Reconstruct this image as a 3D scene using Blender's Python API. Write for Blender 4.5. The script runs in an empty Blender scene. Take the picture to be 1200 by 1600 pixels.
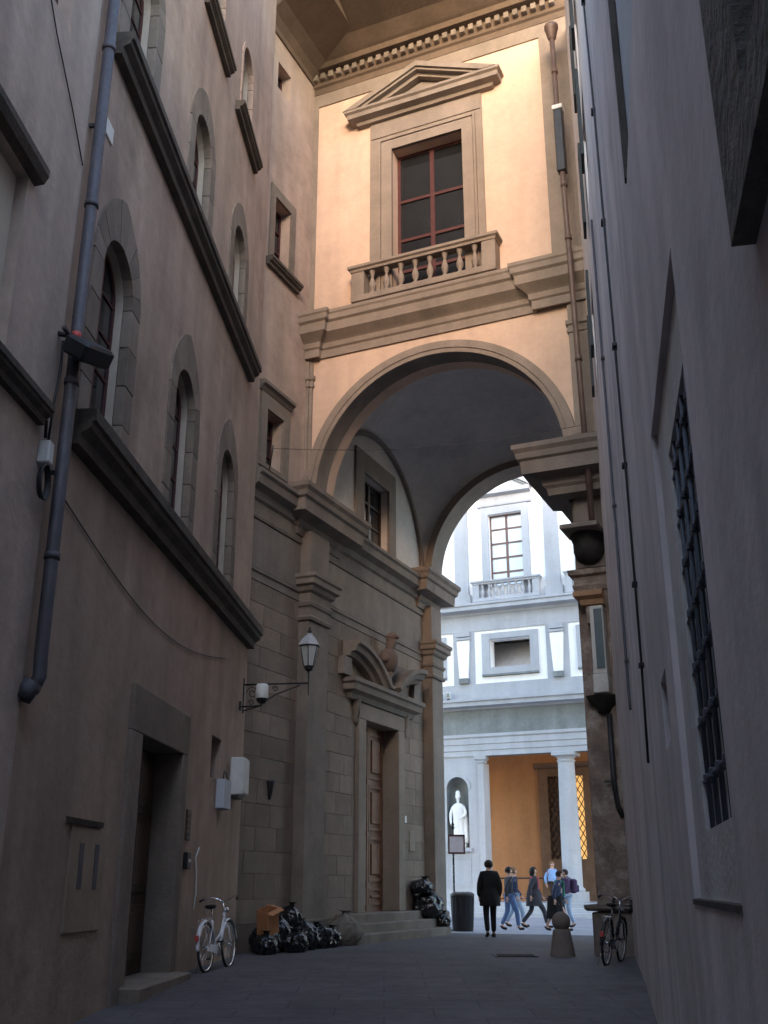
import bpy, bmesh, math, random
from mathutils import Vector, Matrix, noise
from mathutils.geometry import tessellate_polygon
R = math.radians
random.seed(7)
SC = bpy.context.scene
COL = SC.collection

# ------------------------------------------------------------------ camera, sky, sun, exposure
cam_d = bpy.data.cameras.new('camera')
cam = bpy.data.objects.new('camera', cam_d); COL.objects.link(cam)
cam.location = (0, 0, 1.18)
cam.rotation_euler = (R(90) + math.atan(585 / 1633), 0, 0)
cam_d.sensor_fit = 'VERTICAL'; cam_d.sensor_height = 36.0
cam_d.lens = 36.0 * 1633 / 1600
cam_d.clip_start = 0.05; cam_d.clip_end = 2000
SC.camera = cam

SUN_EL, SUN_DIR = R(15), Vector((-0.10, -0.995, 0)).normalized()   # towards the sun
world = bpy.data.worlds.new('World'); SC.world = world; world.use_nodes = True
wn = world.node_tree.nodes; wl = world.node_tree.links
bg = wn['Background']
sky = wn.new('ShaderNodeTexSky'); sky.sky_type = 'NISHITA'; sky.sun_disc = False
sky.sun_elevation = SUN_EL
sky.sun_rotation = math.atan2(SUN_DIR.x, SUN_DIR.y)
sky.dust_density = 1.0; sky.air_density = 1.0; sky.ozone_density = 1.0
wl.new(sky.outputs[0], bg.inputs[0]); bg.inputs[1].default_value = 0.15
sd = bpy.data.lights.new('sun', 'SUN'); sd.energy = 0.30; sd.angle = R(12); sd.color = (1.0, 0.58, 0.36)
sun = bpy.data.objects.new('sun', sd); COL.objects.link(sun)
to_sun = Vector((SUN_DIR.x * math.cos(SUN_EL), SUN_DIR.y * math.cos(SUN_EL), math.sin(SUN_EL)))
sun.rotation_euler = to_sun.to_track_quat('Z', 'Y').to_euler(); sun.location = (0, -30, 60)
vs = SC.view_settings
vs.view_transform = 'Standard'; vs.look = 'None'; vs.gamma = 1.0; vs.exposure = 3.0
SC.cycles.use_denoising = True
SC.cycles.max_bounces = 10; SC.cycles.diffuse_bounces = 7; SC.cycles.sample_clamp_indirect = 6

# ------------------------------------------------------------------ materials
MATS = {}
def mat(name, col, rough=0.85, var=0.18, scale=1.2, bump=0.25, bscale=30, streak=0.0, spec=0.3, metal=0.0,
        obj_rand=0.0, dirt=None, dirt_amt=0.0, dirt_scale=0.6, blocks=None, coat=0.0):
    """Plain surface: base colour broken up by two noises, optional vertical streaks, dirt patches and fine relief."""
    if name in MATS: return MATS[name]
    m = bpy.data.materials.new(name); m.use_nodes = True; MATS[name] = m
    n, l = m.node_tree.nodes, m.node_tree.links
    b = n['Principled BSDF']
    b.inputs['Roughness'].default_value = rough; b.inputs['Metallic'].default_value = metal
    b.inputs['Specular IOR Level'].default_value = spec; b.inputs['Coat Weight'].default_value = coat
    tc = n.new('ShaderNodeTexCoord'); oi = n.new('ShaderNodeObjectInfo')
    off = n.new('ShaderNodeVectorMath'); off.operation = 'MULTIPLY_ADD'
    comb = n.new('ShaderNodeCombineXYZ')
    for i in range(3): l.new(oi.outputs['Random'], comb.inputs[i])
    off.inputs[1].default_value = (37, 53, 71) if obj_rand else (0, 0, 0)
    l.new(comb.outputs[0], off.inputs[0]); l.new(tc.outputs['Object'], off.inputs[2])
    vec = off.outputs[0]
    def nz(sc, det, rg=0.6, v=vec):
        t = n.new('ShaderNodeTexNoise'); t.inputs['Scale'].default_value = sc; t.inputs['Detail'].default_value = det
        t.inputs['Roughness'].default_value = rg; l.new(v, t.inputs['Vector']); return t.outputs['Fac']
    def rng(sock, a, bb, lo, hi):
        r = n.new('ShaderNodeMapRange'); r.inputs[1].default_value = a; r.inputs[2].default_value = bb
        r.inputs[3].default_value = lo; r.inputs[4].default_value = hi; l.new(sock, r.inputs[0]); return r.outputs[0]
    def mul(a, c):
        x = n.new('ShaderNodeMath'); x.operation = 'MULTIPLY'; l.new(a, x.inputs[0])
        if isinstance(c, float): x.inputs[1].default_value = c
        else: l.new(c, x.inputs[1])
        return x.outputs[0]
    f = rng(nz(scale, 6), 0.3, 0.7, 1 - var, 1 + var)
    f = mul(f, rng(nz(scale * 9, 5), 0.3, 0.7, 1 - var * 0.5, 1 + var * 0.5))
    if streak:
        mp = n.new('ShaderNodeMapping'); mp.inputs['Scale'].default_value = (1.2, 1.2, 0.16); l.new(vec, mp.inputs['Vector'])
        f = mul(f, rng(nz(1.5, 4, 0.5, mp.outputs[0]), 0.38, 0.72, 1.0 + streak * 0.3, 1 - streak))
    if obj_rand:
        f = mul(f, rng(oi.outputs['Random'], 0, 1, 1 - obj_rand, 1 + obj_rand))
    mx = n.new('ShaderNodeMix'); mx.data_type = 'RGBA'; mx.blend_type = 'MULTIPLY'; mx.inputs[0].default_value = 1
    mx.inputs[6].default_value = (*col, 1); l.new(f, mx.inputs[7])
    out = mx.outputs[2]
    if dirt:
        d = n.new('ShaderNodeMix'); d.data_type = 'RGBA'; d.inputs[7].default_value = (*dirt, 1)
        l.new(mul(rng(nz(dirt_scale, 8, 0.7), 0.5, 0.72, 0, 1), dirt_amt), d.inputs[0]); l.new(out, d.inputs[6]); out = d.outputs[2]
    l.new(out, b.inputs['Base Color'])
    h = nz(bscale, 4)
    if blocks:   # faint slab joints, relief only
        br = n.new('ShaderNodeTexBrick'); br.inputs['Scale'].default_value = 1.0
        br.inputs['Brick Width'].default_value = blocks[0]; br.inputs['Row Height'].default_value = blocks[1]
        br.inputs['Mortar Size'].default_value = 0.012; br.inputs['Color1'].default_value = (1, 1, 1, 1)
        br.inputs['Color2'].default_value = (.85, .85, .85, 1); br.inputs['Mortar'].default_value = (0, 0, 0, 1); l.new(vec, br.inputs['Vector'])
        ad = n.new('ShaderNodeMath'); ad.operation = 'MULTIPLY_ADD'; l.new(br.outputs[0], ad.inputs[0]); ad.inputs[1].default_value = 0.9
        l.new(h, ad.inputs[2]); h = ad.outputs[0]
        m2 = n.new('ShaderNodeMix'); m2.data_type = 'RGBA'; m2.blend_type = 'MULTIPLY'; m2.inputs[0].default_value = 0.35
        l.new(out, m2.inputs[6]); l.new(br.outputs[0], m2.inputs[7]); l.new(m2.outputs[2], b.inputs['Base Color'])
    if bump:
        bp = n.new('ShaderNodeBump'); bp.inputs['Strength'].default_value = bump; bp.inputs['Distance'].default_value = 0.02
        l.new(h, bp.inputs['Height']); l.new(bp.outputs[0], b.inputs['Normal'])
    rr = rng(nz(scale * 5, 4), 0.3, 0.7, max(0.02, rough - 0.08), min(1, rough + 0.08)); l.new(rr, b.inputs['Roughness'])
    return m
def emit(name, col, s):
    m = bpy.data.materials.new(name); m.use_nodes = True; b = m.node_tree.nodes['Principled BSDF']
    b.inputs['Base Color'].default_value = (*col, 1); b.inputs['Emission Color'].default_value = (*col, 1)
    b.inputs['Emission Strength'].default_value = s; MATS[name] = m; return m
P_LEFT = mat('ochre grey plaster', (.36, .27, .215), .92, .17, .45, .5, 9, .20, dirt=(.15, .115, .09), dirt_amt=.75, dirt_scale=.42)
P_REV = mat('pale reveal plaster', (.42, .36, .30), .92, .1, .8, .3, 18, .15)
P_NEAR = mat('grey beige plaster', (.42, .34, .285), .92, .17, .5, .5, 9, .2, dirt=(.18, .14, .11), dirt_amt=.65, dirt_scale=.5)
P_RIGHT = mat('cool grey plaster', (.68, .61, .59), .92, .14, .35, .35, 7, .24, dirt=(.33, .30, .28), dirt_amt=.6, dirt_scale=.6)
P_ARCH = mat('warm pink plaster', (.52, .375, .285), .9, .10, .5, .35, 9, .12, dirt=(.38, .27, .20), dirt_amt=.55)
P_VAULT = mat('smoky vault plaster', (.44, .40, .375), .93, .14, .7, .2, 14, 0, dirt=(.22, .2, .18), dirt_amt=.5)
P_COURT = mat('white court plaster', (.88, .87, .86), .9, .05, .5, .15, 25, .06)
P_OCHRE = mat('orange loggia plaster', (.38, .20, .10), .9, .12, .6, .2, 20, .1)
S_DARK = mat('dark weathered sandstone', (.085, .070, .058), .9, .25, 2.0, .5, 25, .15, dirt=(.06, .055, .045), dirt_amt=.6)
S_SURR = mat('brown surround stone', (.19, .155, .125), .9, .18, 2.0, .45, 25, .1, obj_rand=.16, dirt=(.13, .1, .08), dirt_amt=.4)
S_CHURCH = mat('brown church ashlar', (.195, .15, .12), .88, .16, 1.5, .4, 25, .12, obj_rand=.13, dirt=(.13, .105, .08), dirt_amt=.5, dirt_scale=.9)
S_CHTRIM = mat('church trim stone', (.18, .148, .125), .88, .16, 1.5, .35, 25, .18, dirt=(.11, .095, .08), dirt_amt=.5)
S_ARCH = mat('buff arch stone', (.22, .178, .145), .88, .14, 1.5, .35, 25, .16, dirt=(.2, .16, .12), dirt_amt=.45)
S_COURT = mat('pale grey court stone', (.41, .42, .445), .88, .10, 1.2, .25, 25, .12, dirt=(.28, .29, .31), dirt_amt=.5)
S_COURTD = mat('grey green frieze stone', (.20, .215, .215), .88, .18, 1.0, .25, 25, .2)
MARBLE = mat('white marble', (.74, .73, .71), .6, .06, 3, .15, 20)
GROUND = mat('grey paving stone', (.10, .093, .098), .75, .22, .9, .5, 14, 0, blocks=(1.1, .62), dirt=(.06, .06, .065), dirt_amt=.6, dirt_scale=.35, spec=.4)
WOOD = mat('dark door wood', (.055, .030, .020), .6, .25, 3, .3, 40, .3)
WOODR = mat('reddish door wood', (.16, .075, .045), .55, .25, 3, .3, 40, .3)
REDF = mat('dark red window paint', (.065, .020, .018), .55, .15, 4, .1, 30)
SHUT = mat('dark green shutter paint', (.03, .034, .032), .6, .2, 4, .1, 30)
GLASS = mat('dark window glass', (.012, .013, .015), .10, .2, 1.5, .03, 2, spec=.5)
SKYPANE = mat('sky-white window pane', (.66, .73, .77), .25, .04, 2, 0, spec=.5)  # sky reflection in the court panes, painted as a pale colour
IRON = mat('black iron', (.018, .018, .02), .5, .3, 6, .3, 40, spec=.4)
PIPE = mat('grey painted pipe', (.065, .06, .07), .55, .2, 3, .15, 30, .2, spec=.4)
PIPEB = mat('copper brown pipe', (.115, .075, .06), .5, .25, 3, .15, 30, .2, spec=.4)
PLAST_W = mat('white plastic', (.62, .62, .60), .5, .08, 4, .05, 30, .15)
PLAST_K = mat('black plastic', (.02, .02, .022), .45, .2, 4, .1, 30)
BAG = mat('black bin liner', (.012, .012, .014), .24, .3, 4, .35, 18, spec=.55)
SACK = mat('grey sack cloth', (.16, .14, .12), .85, .15, 4, .4, 30)
CARD = mat('orange cardboard', (.50, .23, .11), .85, .1, 4, .2, 20)
CHROME = mat('chrome', (.75, .75, .77), .18, .05, 4, 0, metal=1.0)
WPAINT = mat('white cycle paint', (.72, .72, .74), .32, .06, 4, 0, spec=.5)
KPAINT = mat('black cycle paint', (.02, .02, .022), .3, .1, 4, 0, spec=.5)
RUBBER = mat('tyre rubber', (.025, .025, .026), .8, .1, 6, .1, 40)
LEATHER = mat('black saddle vinyl', (.02, .018, .018), .45, .2, 6, .1, 40)
SKIN = mat('skin', (.52, .33, .25), .6, .06, 6, .05, 30)
LAMPGLASS = mat('milky lantern glass', (.42, .43, .42), .25, .08, 4, .05, 20)
SHINE_W = mat('chipped white wash', (.55, .53, .49), .9, .12, 2, .4, 20, .1, dirt=(.15, .1, .08), dirt_amt=.6, dirt_scale=2)
BRICKY = mat('patched rubble plaster', (.20, .15, .12), .95, .35, 2.6, .9, 12, .15, dirt=(.44, .40, .35), dirt_amt=.85, dirt_scale=1.9)

# ------------------------------------------------------------------ mesh helpers
class MB:
    def __init__(s): s.v = []; s.f = []; s.sm = []
    def add(s, vs, fs, smooth=False):
        o = len(s.v); s.v += [tuple(p) for p in vs]
        s.f += [tuple(i + o for i in f) for f in fs]; s.sm += [smooth] * len(fs); return s
    def box(s, x0, x1, y0, y1, z0, z1, bev=0.0):
        if bev:
            b = min(bev, (x1-x0)/3, (y1-y0)/3, (z1-z0)/3); vs = []
            for z, k in ((z0, b), (z0 + b, 0), (z1 - b, 0), (z1, b)):
                c = b
                for (x, y) in ((x0+c+k, y0+k), (x1-c-k, y0+k), (x1-k, y0+c+k), (x1-k, y1-c-k), (x1-c-k, y1-k), (x0+c+k, y1-k), (x0+k, y1-c-k), (x0+k, y0+c+k)):
                    vs.append((x, y, z))
            fs = [tuple(reversed(range(8))), tuple(range(24, 32))]
            for r in range(3):
                for i in range(8):
                    j = (i + 1) % 8; fs.append((r*8+i, r*8+j, r*8+8+j, r*8+8+i))
            return s.add(vs, fs)
        vs = [(x, y, z) for z in (z0, z1) for (x, y) in ((x0, y0), (x1, y0), (x1, y1), (x0, y1))]
        return s.add(vs, [(3, 2, 1, 0), (4, 5, 6, 7), (0, 1, 5, 4), (1, 2, 6, 5), (2, 3, 7, 6), (3, 0, 4, 7)])
    def tube(s, pts, r, n=8, caps=True, closed=False):
        pts = [Vector(p) for p in pts]; rs = r if isinstance(r, (list, tuple)) else [r] * len(pts)
        vs = []; N = len(pts); up = None
        for i, p in enumerate(pts):
            a = pts[(i - 1) % N] if (i > 0 or closed) else p; b = pts[(i + 1) % N] if (i < N - 1 or closed) else p
            d = (b - a).normalized()
            if up is None:
                up = Vector((0, 0, 1)) if abs(d.z) < .9 else Vector((1, 0, 0))
            x = d.cross(up)
            if x.length < 1e-4: x = d.orthogonal()
            x.normalize(); y = x.cross(d).normalized(); up = y
            for k in range(n):
                t = 2 * math.pi * k / n; vs.append(p + (x * math.cos(t) + y * math.sin(t)) * rs[i])
        fs = []
        for i in range(N if closed else N - 1):
            for k in range(n):
                k2 = (k + 1) % n; j = (i + 1) % N
                fs.append((i*n+k, i*n+k2, j*n+k2, j*n+k))
        s.add(vs, fs, True)
        if caps and not closed:
            o = len(s.v) - len(vs)
            s.f += [tuple(o + k for k in reversed(range(n))), tuple(o + (N-1)*n + k for k in range(n))]; s.sm += [False, False]
        return s
    def lathe(s, c, prof, n=16, a0=0, a1=2*math.pi, sx=1, sy=1, smooth=True, wob=None):
        full = abs(a1 - a0 - 2 * math.pi) < 1e-6; m = n if full else n + 1; vs = []
        for (r, z) in prof:
            for k in range(m):
                t = a0 + (a1 - a0) * k / n; q = 1 if wob is None else wob(t, z)
                vs.append((c[0] + r*q*sx*math.cos(t), c[1] + r*q*sy*math.sin(t), c[2] + z))
        fs = []
        for i in range(len(prof) - 1):
            for k in range(n):
                k2 = (k + 1) % m; fs.append((i*m+k, i*m+k2, (i+1)*m+k2, (i+1)*m+k))
        return s.add(vs, fs, smooth)
    def prism(s, poly, y0, y1, holes=(), axis='y'):
        """polygon (a, z) with holes, extruded along y (or x)."""
        loops = [list(poly)] + [list(h) for h in holes]
        flat = [p for L in loops for p in L]
        tris = tessellate_polygon([[Vector((p[0], p[1], 0)) for p in L] for L in loops]) if (holes or len(poly) > 4) else [(0, 1, 2), (0, 2, 3)][:len(poly) - 2]
        N = len(flat); mk = (lambda p, y: (p[0], y, p[1])) if axis == 'y' else (lambda p, y: (y, p[0], p[1]))
        vs = [mk(p, y0) for p in flat] + [mk(p, y1) for p in flat]; fs = []
        for t in tris: fs.append(tuple(t)); fs.append(tuple(i + N for i in reversed(t)))
        o = 0
        for L in loops:
            k = len(L)
            for i in range(k):
                j = (i + 1) % k; fs.append((o+i, o+N+i, o+N+j, o+j))
            o += k
        return s.add(vs, fs)
    def moulding(s, path, prof):
        """profile (out, z) swept along a horizontal path (x, y); out is to the right-hand side of travel."""
        P = [Vector((p[0], p[1])) for p in path]; nrm = []
        for i in range(len(P)):
            ns = []
            if i > 0: d = (P[i] - P[i-1]).normalized(); ns.append(Vector((d.y, -d.x)))
            if i < len(P) - 1: d = (P[i+1] - P[i]).normalized(); ns.append(Vector((d.y, -d.x)))
            if len(ns) == 2:
                m = ns[0] + ns[1]; m = m / max(.2, m.length_squared) * 2
            else: m = ns[0]
            nrm.append(m)
        n = len(prof); vs = []
        for p, m in zip(P, nrm):
            for (o, z) in prof: q = p + m * o; vs.append((q.x, q.y, z))
        fs = []
        for i in range(len(P) - 1):
            for k in range(n):
                k2 = (k + 1) % n; fs.append((i*n+k, i*n+k2, (i+1)*n+k2, (i+1)*n+k))
        tr = tessellate_polygon([[Vector((a, b, 0)) for a, b in prof]])
        o = (len(P) - 1) * n
        for t in tr: fs.append(tuple(t)); fs.append(tuple(o + i for i in reversed(t)))
        return s.add(vs, fs)
    def ring(s, cx, cz, prof, a0=0, a1=math.pi, n=40):
        """arch moulding: profile (radius, y) turned about (cx, cz)."""
        vs = []; k = len(prof)
        for i in range(n + 1):
            t = a0 + (a1 - a0) * i / n
            for (r, y) in prof: vs.append((cx - r*math.cos(t), y, cz + r*math.sin(t)))
        fs = []
        for i in range(n):
            for j in range(k):
                j2 = (j + 1) % k; fs.append((i*k+j, i*k+j2, (i+1)*k+j2, (i+1)*k+j))
        fs.append(tuple(range(k))); fs.append(tuple(n*k + j for j in reversed(range(k))))
        return s.add(vs, fs)
    def build(s, name, m, parent=None, fix=True):
        me = bpy.data.meshes.new(name); me.from_pydata(s.v, [], s.f)
        me.polygons.foreach_set('use_smooth', s.sm); me.materials.append(m)
        if fix:
            b = bmesh.new(); b.from_mesh(me); bmesh.ops.recalc_face_normals(b, faces=b.faces); b.to_mesh(me); b.free()
        me.update()
        return link(name, me, parent)
def link(name, me, parent=None):
    o = bpy.data.objects.new(name, me); COL.objects.link(o); o.parent = parent; return o
def tag(o, label=None, cat=None, group=None, kind=None):
    for k, v in (('label', label), ('category', cat), ('group', group), ('kind', kind)):
        if v: o[k] = v
    return o
def thing(name, label, cat, loc=(0, 0, 0), rz=0.0, group=None):
    o = bpy.data.objects.new(name, None); COL.objects.link(o); o.location = loc; o.rotation_euler = (0, 0, rz)
    o.empty_display_size = .2
    return tag(o, label, cat, group)
def copy_tree(o, parent=None):
    c = o.copy(); COL.objects.link(c); c.parent = parent
    for ch in list(o.children): copy_tree(ch, c)
    return c
def at(o, x, y, z, rz=None):
    o.location = (x, y, z)
    if rz is not None: o.rotation_euler = (0, 0, rz)
    return o
def arc(cx, cz, r, a0, a1, n):
    return [(cx + r*math.cos(a0 + (a1-a0)*i/n), cz + r*math.sin(a0 + (a1-a0)*i/n)) for i in range(n + 1)]
def rect(x0, x1, z0, z1): return [(x0, z0), (x1, z0), (x1, z1), (x0, z1)]

# wall frames: x to one's right when facing the wall, y into the wall, z up
TH = math.atan2(-.4058, .9139)
UX, VX = Vector((.9139, -.4058)), Vector((.4058, .9139))
P0 = Vector((-1.63, 23.6)); F0 = P0 - .6 * VX
FR = {'F': (F0, TH), 'C': (P0, math.atan2(.9139, .4058)), 'L': (Vector((-2.65, 21.1)), math.atan2(.998, .0656)),
      'R': (Vector((4.609, 20.9)), math.atan2(-1, -.199)), 'U': (Vector((4.6, 46.0)), TH)}
def fthing(k, name, label, cat, x=0, y=0, z=0, group=None, rz=0):
    w = wp(k, x, y, z); return thing(name, label, cat, w, FR[k][1] + rz, group)
def wp(k, x, y, z):
    o, a = FR[k]; c, s = math.cos(a), math.sin(a)
    return Vector((o.x + x*c - y*s, o.y + x*s + y*c, z))
def gz(y):
    t = min(1, max(0, (y - 4) / 14)); return -.42 * (1 - t*t*(3 - 2*t))

# ------------------------------------------------------------------ ground
g = MB(); xs = [-60, -30, -12] + [-8 + .5*i for i in range(33)] + [12, 30, 60]; ys = [-50, -30, -10] + [-4 + .5*i for i in range(57)] + [30, 40, 60, 90]
vs_ = [(x, y, gz(y) + .012*noise.noise((x*.35, y*.35, 1)) * (1 if -8 <= x <= 8 and y < 26 else 0)) for y in ys for x in xs]
nx = len(xs)
g.add(vs_, [(j*nx+i, j*nx+i+1, (j+1)*nx+i+1, (j+1)*nx+i) for j in range(len(ys)-1) for i in range(nx-1)], True)
tag(g.build('street', GROUND), kind='structure')

PAVE = mat('sky-lit pale court paving', (.33, .32, .345), .7, .15, .8, .3, 14, 0, blocks=(1.2, .7), dirt=(.25, .245, .26), dirt_amt=.5, spec=.4)  # open-sky light on the court is put into this paler stone colour
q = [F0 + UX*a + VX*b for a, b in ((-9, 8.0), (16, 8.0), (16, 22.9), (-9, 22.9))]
tag(MB().add([(p.x, p.y, .006) for p in q], [(0, 1, 2, 3)]).build('skylit_court_paving', PAVE), kind='structure')

# ------------------------------------------------------------------ the ochre-grey palazzo (frame L)
LB = fthing('L', 'plaster_palazzo', 'tall ochre grey plaster palazzo with rows of arched stone-framed windows', 'building')
def arch_hole(cx, z0, zs, r, n=14): return [(cx - r, z0), (cx + r, z0)] + arc(cx, zs, r, 0, math.pi, n)
def stones(par, cx, z0, zs, r, t, tip, m, proud=.025, depth=.30):
    """jamb stones and voussoirs of one arched surround, each a part; extrados slightly pointed."""
    n = max(2, round((zs - z0) / .55)); h = (zs - z0) / n
    for s in (-1, 1):
        for i in range(n):
            w = t * random.uniform(.96, 1.04)
            a, b = (cx + s*(r+.002), cx + s*(r + w)); a, b = min(a, b), max(a, b)
            MB().box(a, b, -proud - random.uniform(0, .006), depth, z0 + i*h + .004, z0 + (i+1)*h - .004, .008).build('jamb_stone', m, par)
    k = 9
    for i in range(k):
        a0, a1 = math.pi*i/k + .006, math.pi*(i+1)/k - .006; inn, out = [], []
        for q in range(5):
            a = a0 + (a1 - a0)*q/4; inn.append((cx + (r+.002)*math.cos(a), zs + (r+.002)*math.sin(a)))
            ro = r + t + (tip - t) * (1 - abs(math.cos(a)))**1.2
            out.append((cx + ro*math.cos(a), zs + ro*math.sin(a)))
        MB().prism(inn + out[::-1], -proud - random.uniform(0, .006), depth).build('voussoir', m, par)
def arched_window(par, cx, z0, zs, r, y, rows=4, wood=REDF):
    fr = MB(); w = .05
    fr.prism([(cx-r-.03, z0), (cx+r+.03, z0)] + arc(cx, zs, r+.03, 0, math.pi, 14), y, y+.06,
             [[(cx-r+w, z0+w), (cx+r-w, z0+w)] + arc(cx, zs, r-w, 0, math.pi, 14)])
    fr.box(cx-.03, cx+.03, y-.012, y+.05, z0+w, zs+r-w)
    fo = fr.build('window', wood, par)
    zb = [z0+w + (zs-z0-w)*i/rows for i in range(rows+1)]
    for z in zb[1:]: MB().box(cx-r+w, cx+r-w, y+.006, y+.04, z-.018, z+.018).build('glazing_bar', wood, fo)
    for s in (-1, 1):
        for i in range(rows):
            a, b = (cx-r+w, cx-.03) if s < 0 else (cx+.03, cx+r-w)
            MB().box(a, b, y+.02+random.uniform(0, .004), y+.03, zb[i]+.02, zb[i+1]-.02).build('pane', GLASS, fo)
        pa = arc(cx, zs, r-w, math.pi/2, math.pi, 8) if s < 0 else arc(cx, zs, r-w, 0, math.pi/2, 8)
        xm = cx - .03 if s < 0 else cx + .03
        pts = [(min(p[0], xm) if s < 0 else max(p[0], xm), p[1]) for p in pa] + [(xm, zs+.02)]
        MB().prism(pts, y+.022, y+.03).build('pane', GLASS, fo)
H_L = 25.5
rowsL = [(6.0, 8.15, .56, .34, .66), (11.24, 12.98, .53, .34, .56), (15.82, 17.35, .50, .10, .12)]
cxs = (-9.9, -6.5, -3.35)
holes = []; wins = []
for ri, (z0, zs, r, t, tip) in enumerate(rowsL):
    for cx in cxs:
        if ri == 2: cx = {-9.9: -9.3, -6.5: -6.2, -3.35: -3.45}[cx]
        wins.append((cx, z0, zs, r, t, tip)); holes.append(arch_hole(cx, z0, zs, r + (t if ri < 2 else 0), 14) if ri == 2 else None)
hl = []
for (cx, z0, zs, r, t, tip) in wins:
    o = [(cx - r - t + .01, z0 - .01), (cx + r + t - .01, z0 - .01)]
    for i in range(21):
        a = math.pi*i/20; ro = r + t + (tip - t)*(1 - abs(math.cos(a)))**1.2 - .01
        o.append((cx + ro*math.cos(a), zs + ro*math.sin(a)))
    hl.append(o)
DX0, DX1, DZ1 = -7.5, -5.4, 3.02
hl.append(rect(-8.0, -5.1, -.7, 3.6))
hl.append(rect(-3.4, -2.65, 2.88, 3.57))
MB().prism(rect(-11.4, -.7, -.9, H_L), 0, .5, hl).build('wall', P_LEFT, LB)
MB().box(-11.4, -.7, 5.5, 6, -.9, H_L).box(-11.4, -.7, .5, 6, H_L-.3, H_L).box(-11.4, -.72, .9, 5.4, -.7, H_L-.5).build('back_wall', P_LEFT, LB)
for (cx, z0, zs, r, t, tip) in wins:
    stones(LB, cx, z0, zs, r, t, tip, S_SURR if t > .2 else P_LEFT, depth=.10)
    oo = hl[wins.index((cx, z0, zs, r, t, tip))]
    MB().prism(oo, .102, .42, [[(cx-r, z0+.002), (cx+r, z0+.002)] + arc(cx, zs, r, 0, math.pi, 16)]).build('window_reveal', P_REV, LB)
    arched_window(LB, cx, z0, zs, r, .20)
sillp = lambda z, h, o: [(-.05, z), (o*.45, z), (o*.5, z+h*.3), (o*.82, z+h*.45), (o*.86, z+h*.62), (o, z+h*.66), (o, z+h), (-.05, z+h)]
MB().moulding([(-10.95, 0), (-.72, 0)], sillp(5.60, .40, .30)).build('sill_course', S_DARK, LB)
MB().moulding([(-10.85, 0), (-1.85, 0)], sillp(10.90, .33, .26)).build('sill_course', S_DARK, LB)
for x0, x1 in ((-10.2, -8.4), (-7.05, -5.25), (-4.4, -2.4)):
    MB().moulding([(x0, 0), (x1, 0)], sillp(15.60, .22, .20)).build('window_sill', S_DARK, LB)
MB().moulding([(-11.4, 0), (-.7, 0)], [(-.05, H_L-.9), (.1, H_L-.85), (.2, H_L-.6), (.75, H_L-.3), (1.05, H_L-.28), (1.05, H_L), (-.05, H_L)]).build('eaves_cornice', S_DARK, LB)
# street door
for (a, b) in ((-8.0, DX0), (DX1, -5.1)): MB().box(a, b, -.05, .45, -.6, DZ1, .01).build('door_jamb', S_SURR, LB)
MB().box(-8.0, -5.1, -.055, .45, DZ1+.002, 3.6, .012).build('door_lintel', S_SURR, LB)
MB().box(-7.7, -5.2, -.30, .4, -.5, .06, .02).build('door_step', S_SURR, LB)
dr = MB().box(DX0+.01, DX1-.01, .36, .42, .07, DZ1-.01).build('door', WOOD, LB)
for (a, b) in ((DX0+.12, -6.55), (-6.35, DX1-.12)):
    for (z0, z1) in ((.25, .95), (1.1, 2.0), (2.12, 2.85)):
        MB().box(a, b, .335, .362, z0, z1, .012).box(a+.1, b-.1, .318, .336, z0+.1, z1-.1, .01).build('door_panel', WOOD, dr)
MB().box(-6.49, -6.41, .33, .362, .1, 3.0).build('cover_strip', WOOD, dr)
MB().box(-6.72, -6.55, .325, .336, 1.32, 1.62).build('notice_paper', PLAST_W, dr)
MB().lathe((0, 0, 0), [(0, -.03), (.03, -.02), (.03, .02), (0, .03)], 10).build('handle', CHROME, dr).location = (-6.62, .30, 1.1)
sw = MB().box(-3.4, -2.65, .3, .36, 2.88, 3.57).build('small_window', GLASS, LB)
MB().prism(rect(-3.4, -2.65, 2.88, 3.57), .24, .3, [rect(-3.34, -2.71, 2.94, 3.51)]).build('frame', WOOD, sw)
hb = MB().box(-9.7, -8.55, -.025, .02, .72, 1.78, .008).build('utility_hatch', mat('stained ochre hatch', (.31, .24, .18), .9, .15, 2, .3, 20, .2), LB)
for x in (-9.42, -8.92): MB().box(x, x+.13, -.032, -.022, 1.15, 1.62).build('vent_slot', PIPE, hb)
MB().moulding([(-9.85, 0), (-8.75, 0)], [(-.01, 1.80), (.04, 1.80), (.05, 1.86), (-.01, 1.87)]).build('hatch_drip', S_DARK, LB)
MB().box(-10.82, -10.58, -.02, .01, 9.72, 9.95, .005).build('enamel_plate', PLAST_W, LB)

# the neighbouring house nearer the camera
NB = fthing('L', 'beige_house', 'grey beige plaster house with a blind framed window beside the downpipe', 'building')
MB().prism(rect(-46, -11.402, -.9, 12.6), -.02, .5, [rect(-14.2, -12.65, 5.66, 7.68), rect(-14.2, -12.15, 9.95, 12.2)]).build('wall', P_NEAR, NB)
MB().box(-46, -11.41, 5.5, 6, -.9, 12.5).box(-46, -11.41, .5, 6, 12.3, 12.6).box(-46, -11.45, .9, 5.4, -.7, 12.2).build('back_wall', P_NEAR, NB)
MB().box(-14.2, -12.65, .10, .14, 5.66, 7.68).build('blind_panel', mat('pale blind panel', (.50, .44, .36), .9, .1, 1, .2, 20), NB)
MB().moulding([(-14.4, -.02), (-12.5, -.02)], [(-.01, 7.68), (.1, 7.7), (.14, 7.78), (.14, 7.86), (-.01, 7.87)]).build('window_hood', S_DARK, NB)
MB().moulding([(-36, -.02), (-11.75, -.02)], sillp(5.44, .2, .16)).build('sill_course', S_DARK, NB)
wn_ = MB().box(-14.2, -12.15, .22, .26, 9.95, 12.2).build('window', GLASS, NB)
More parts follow.
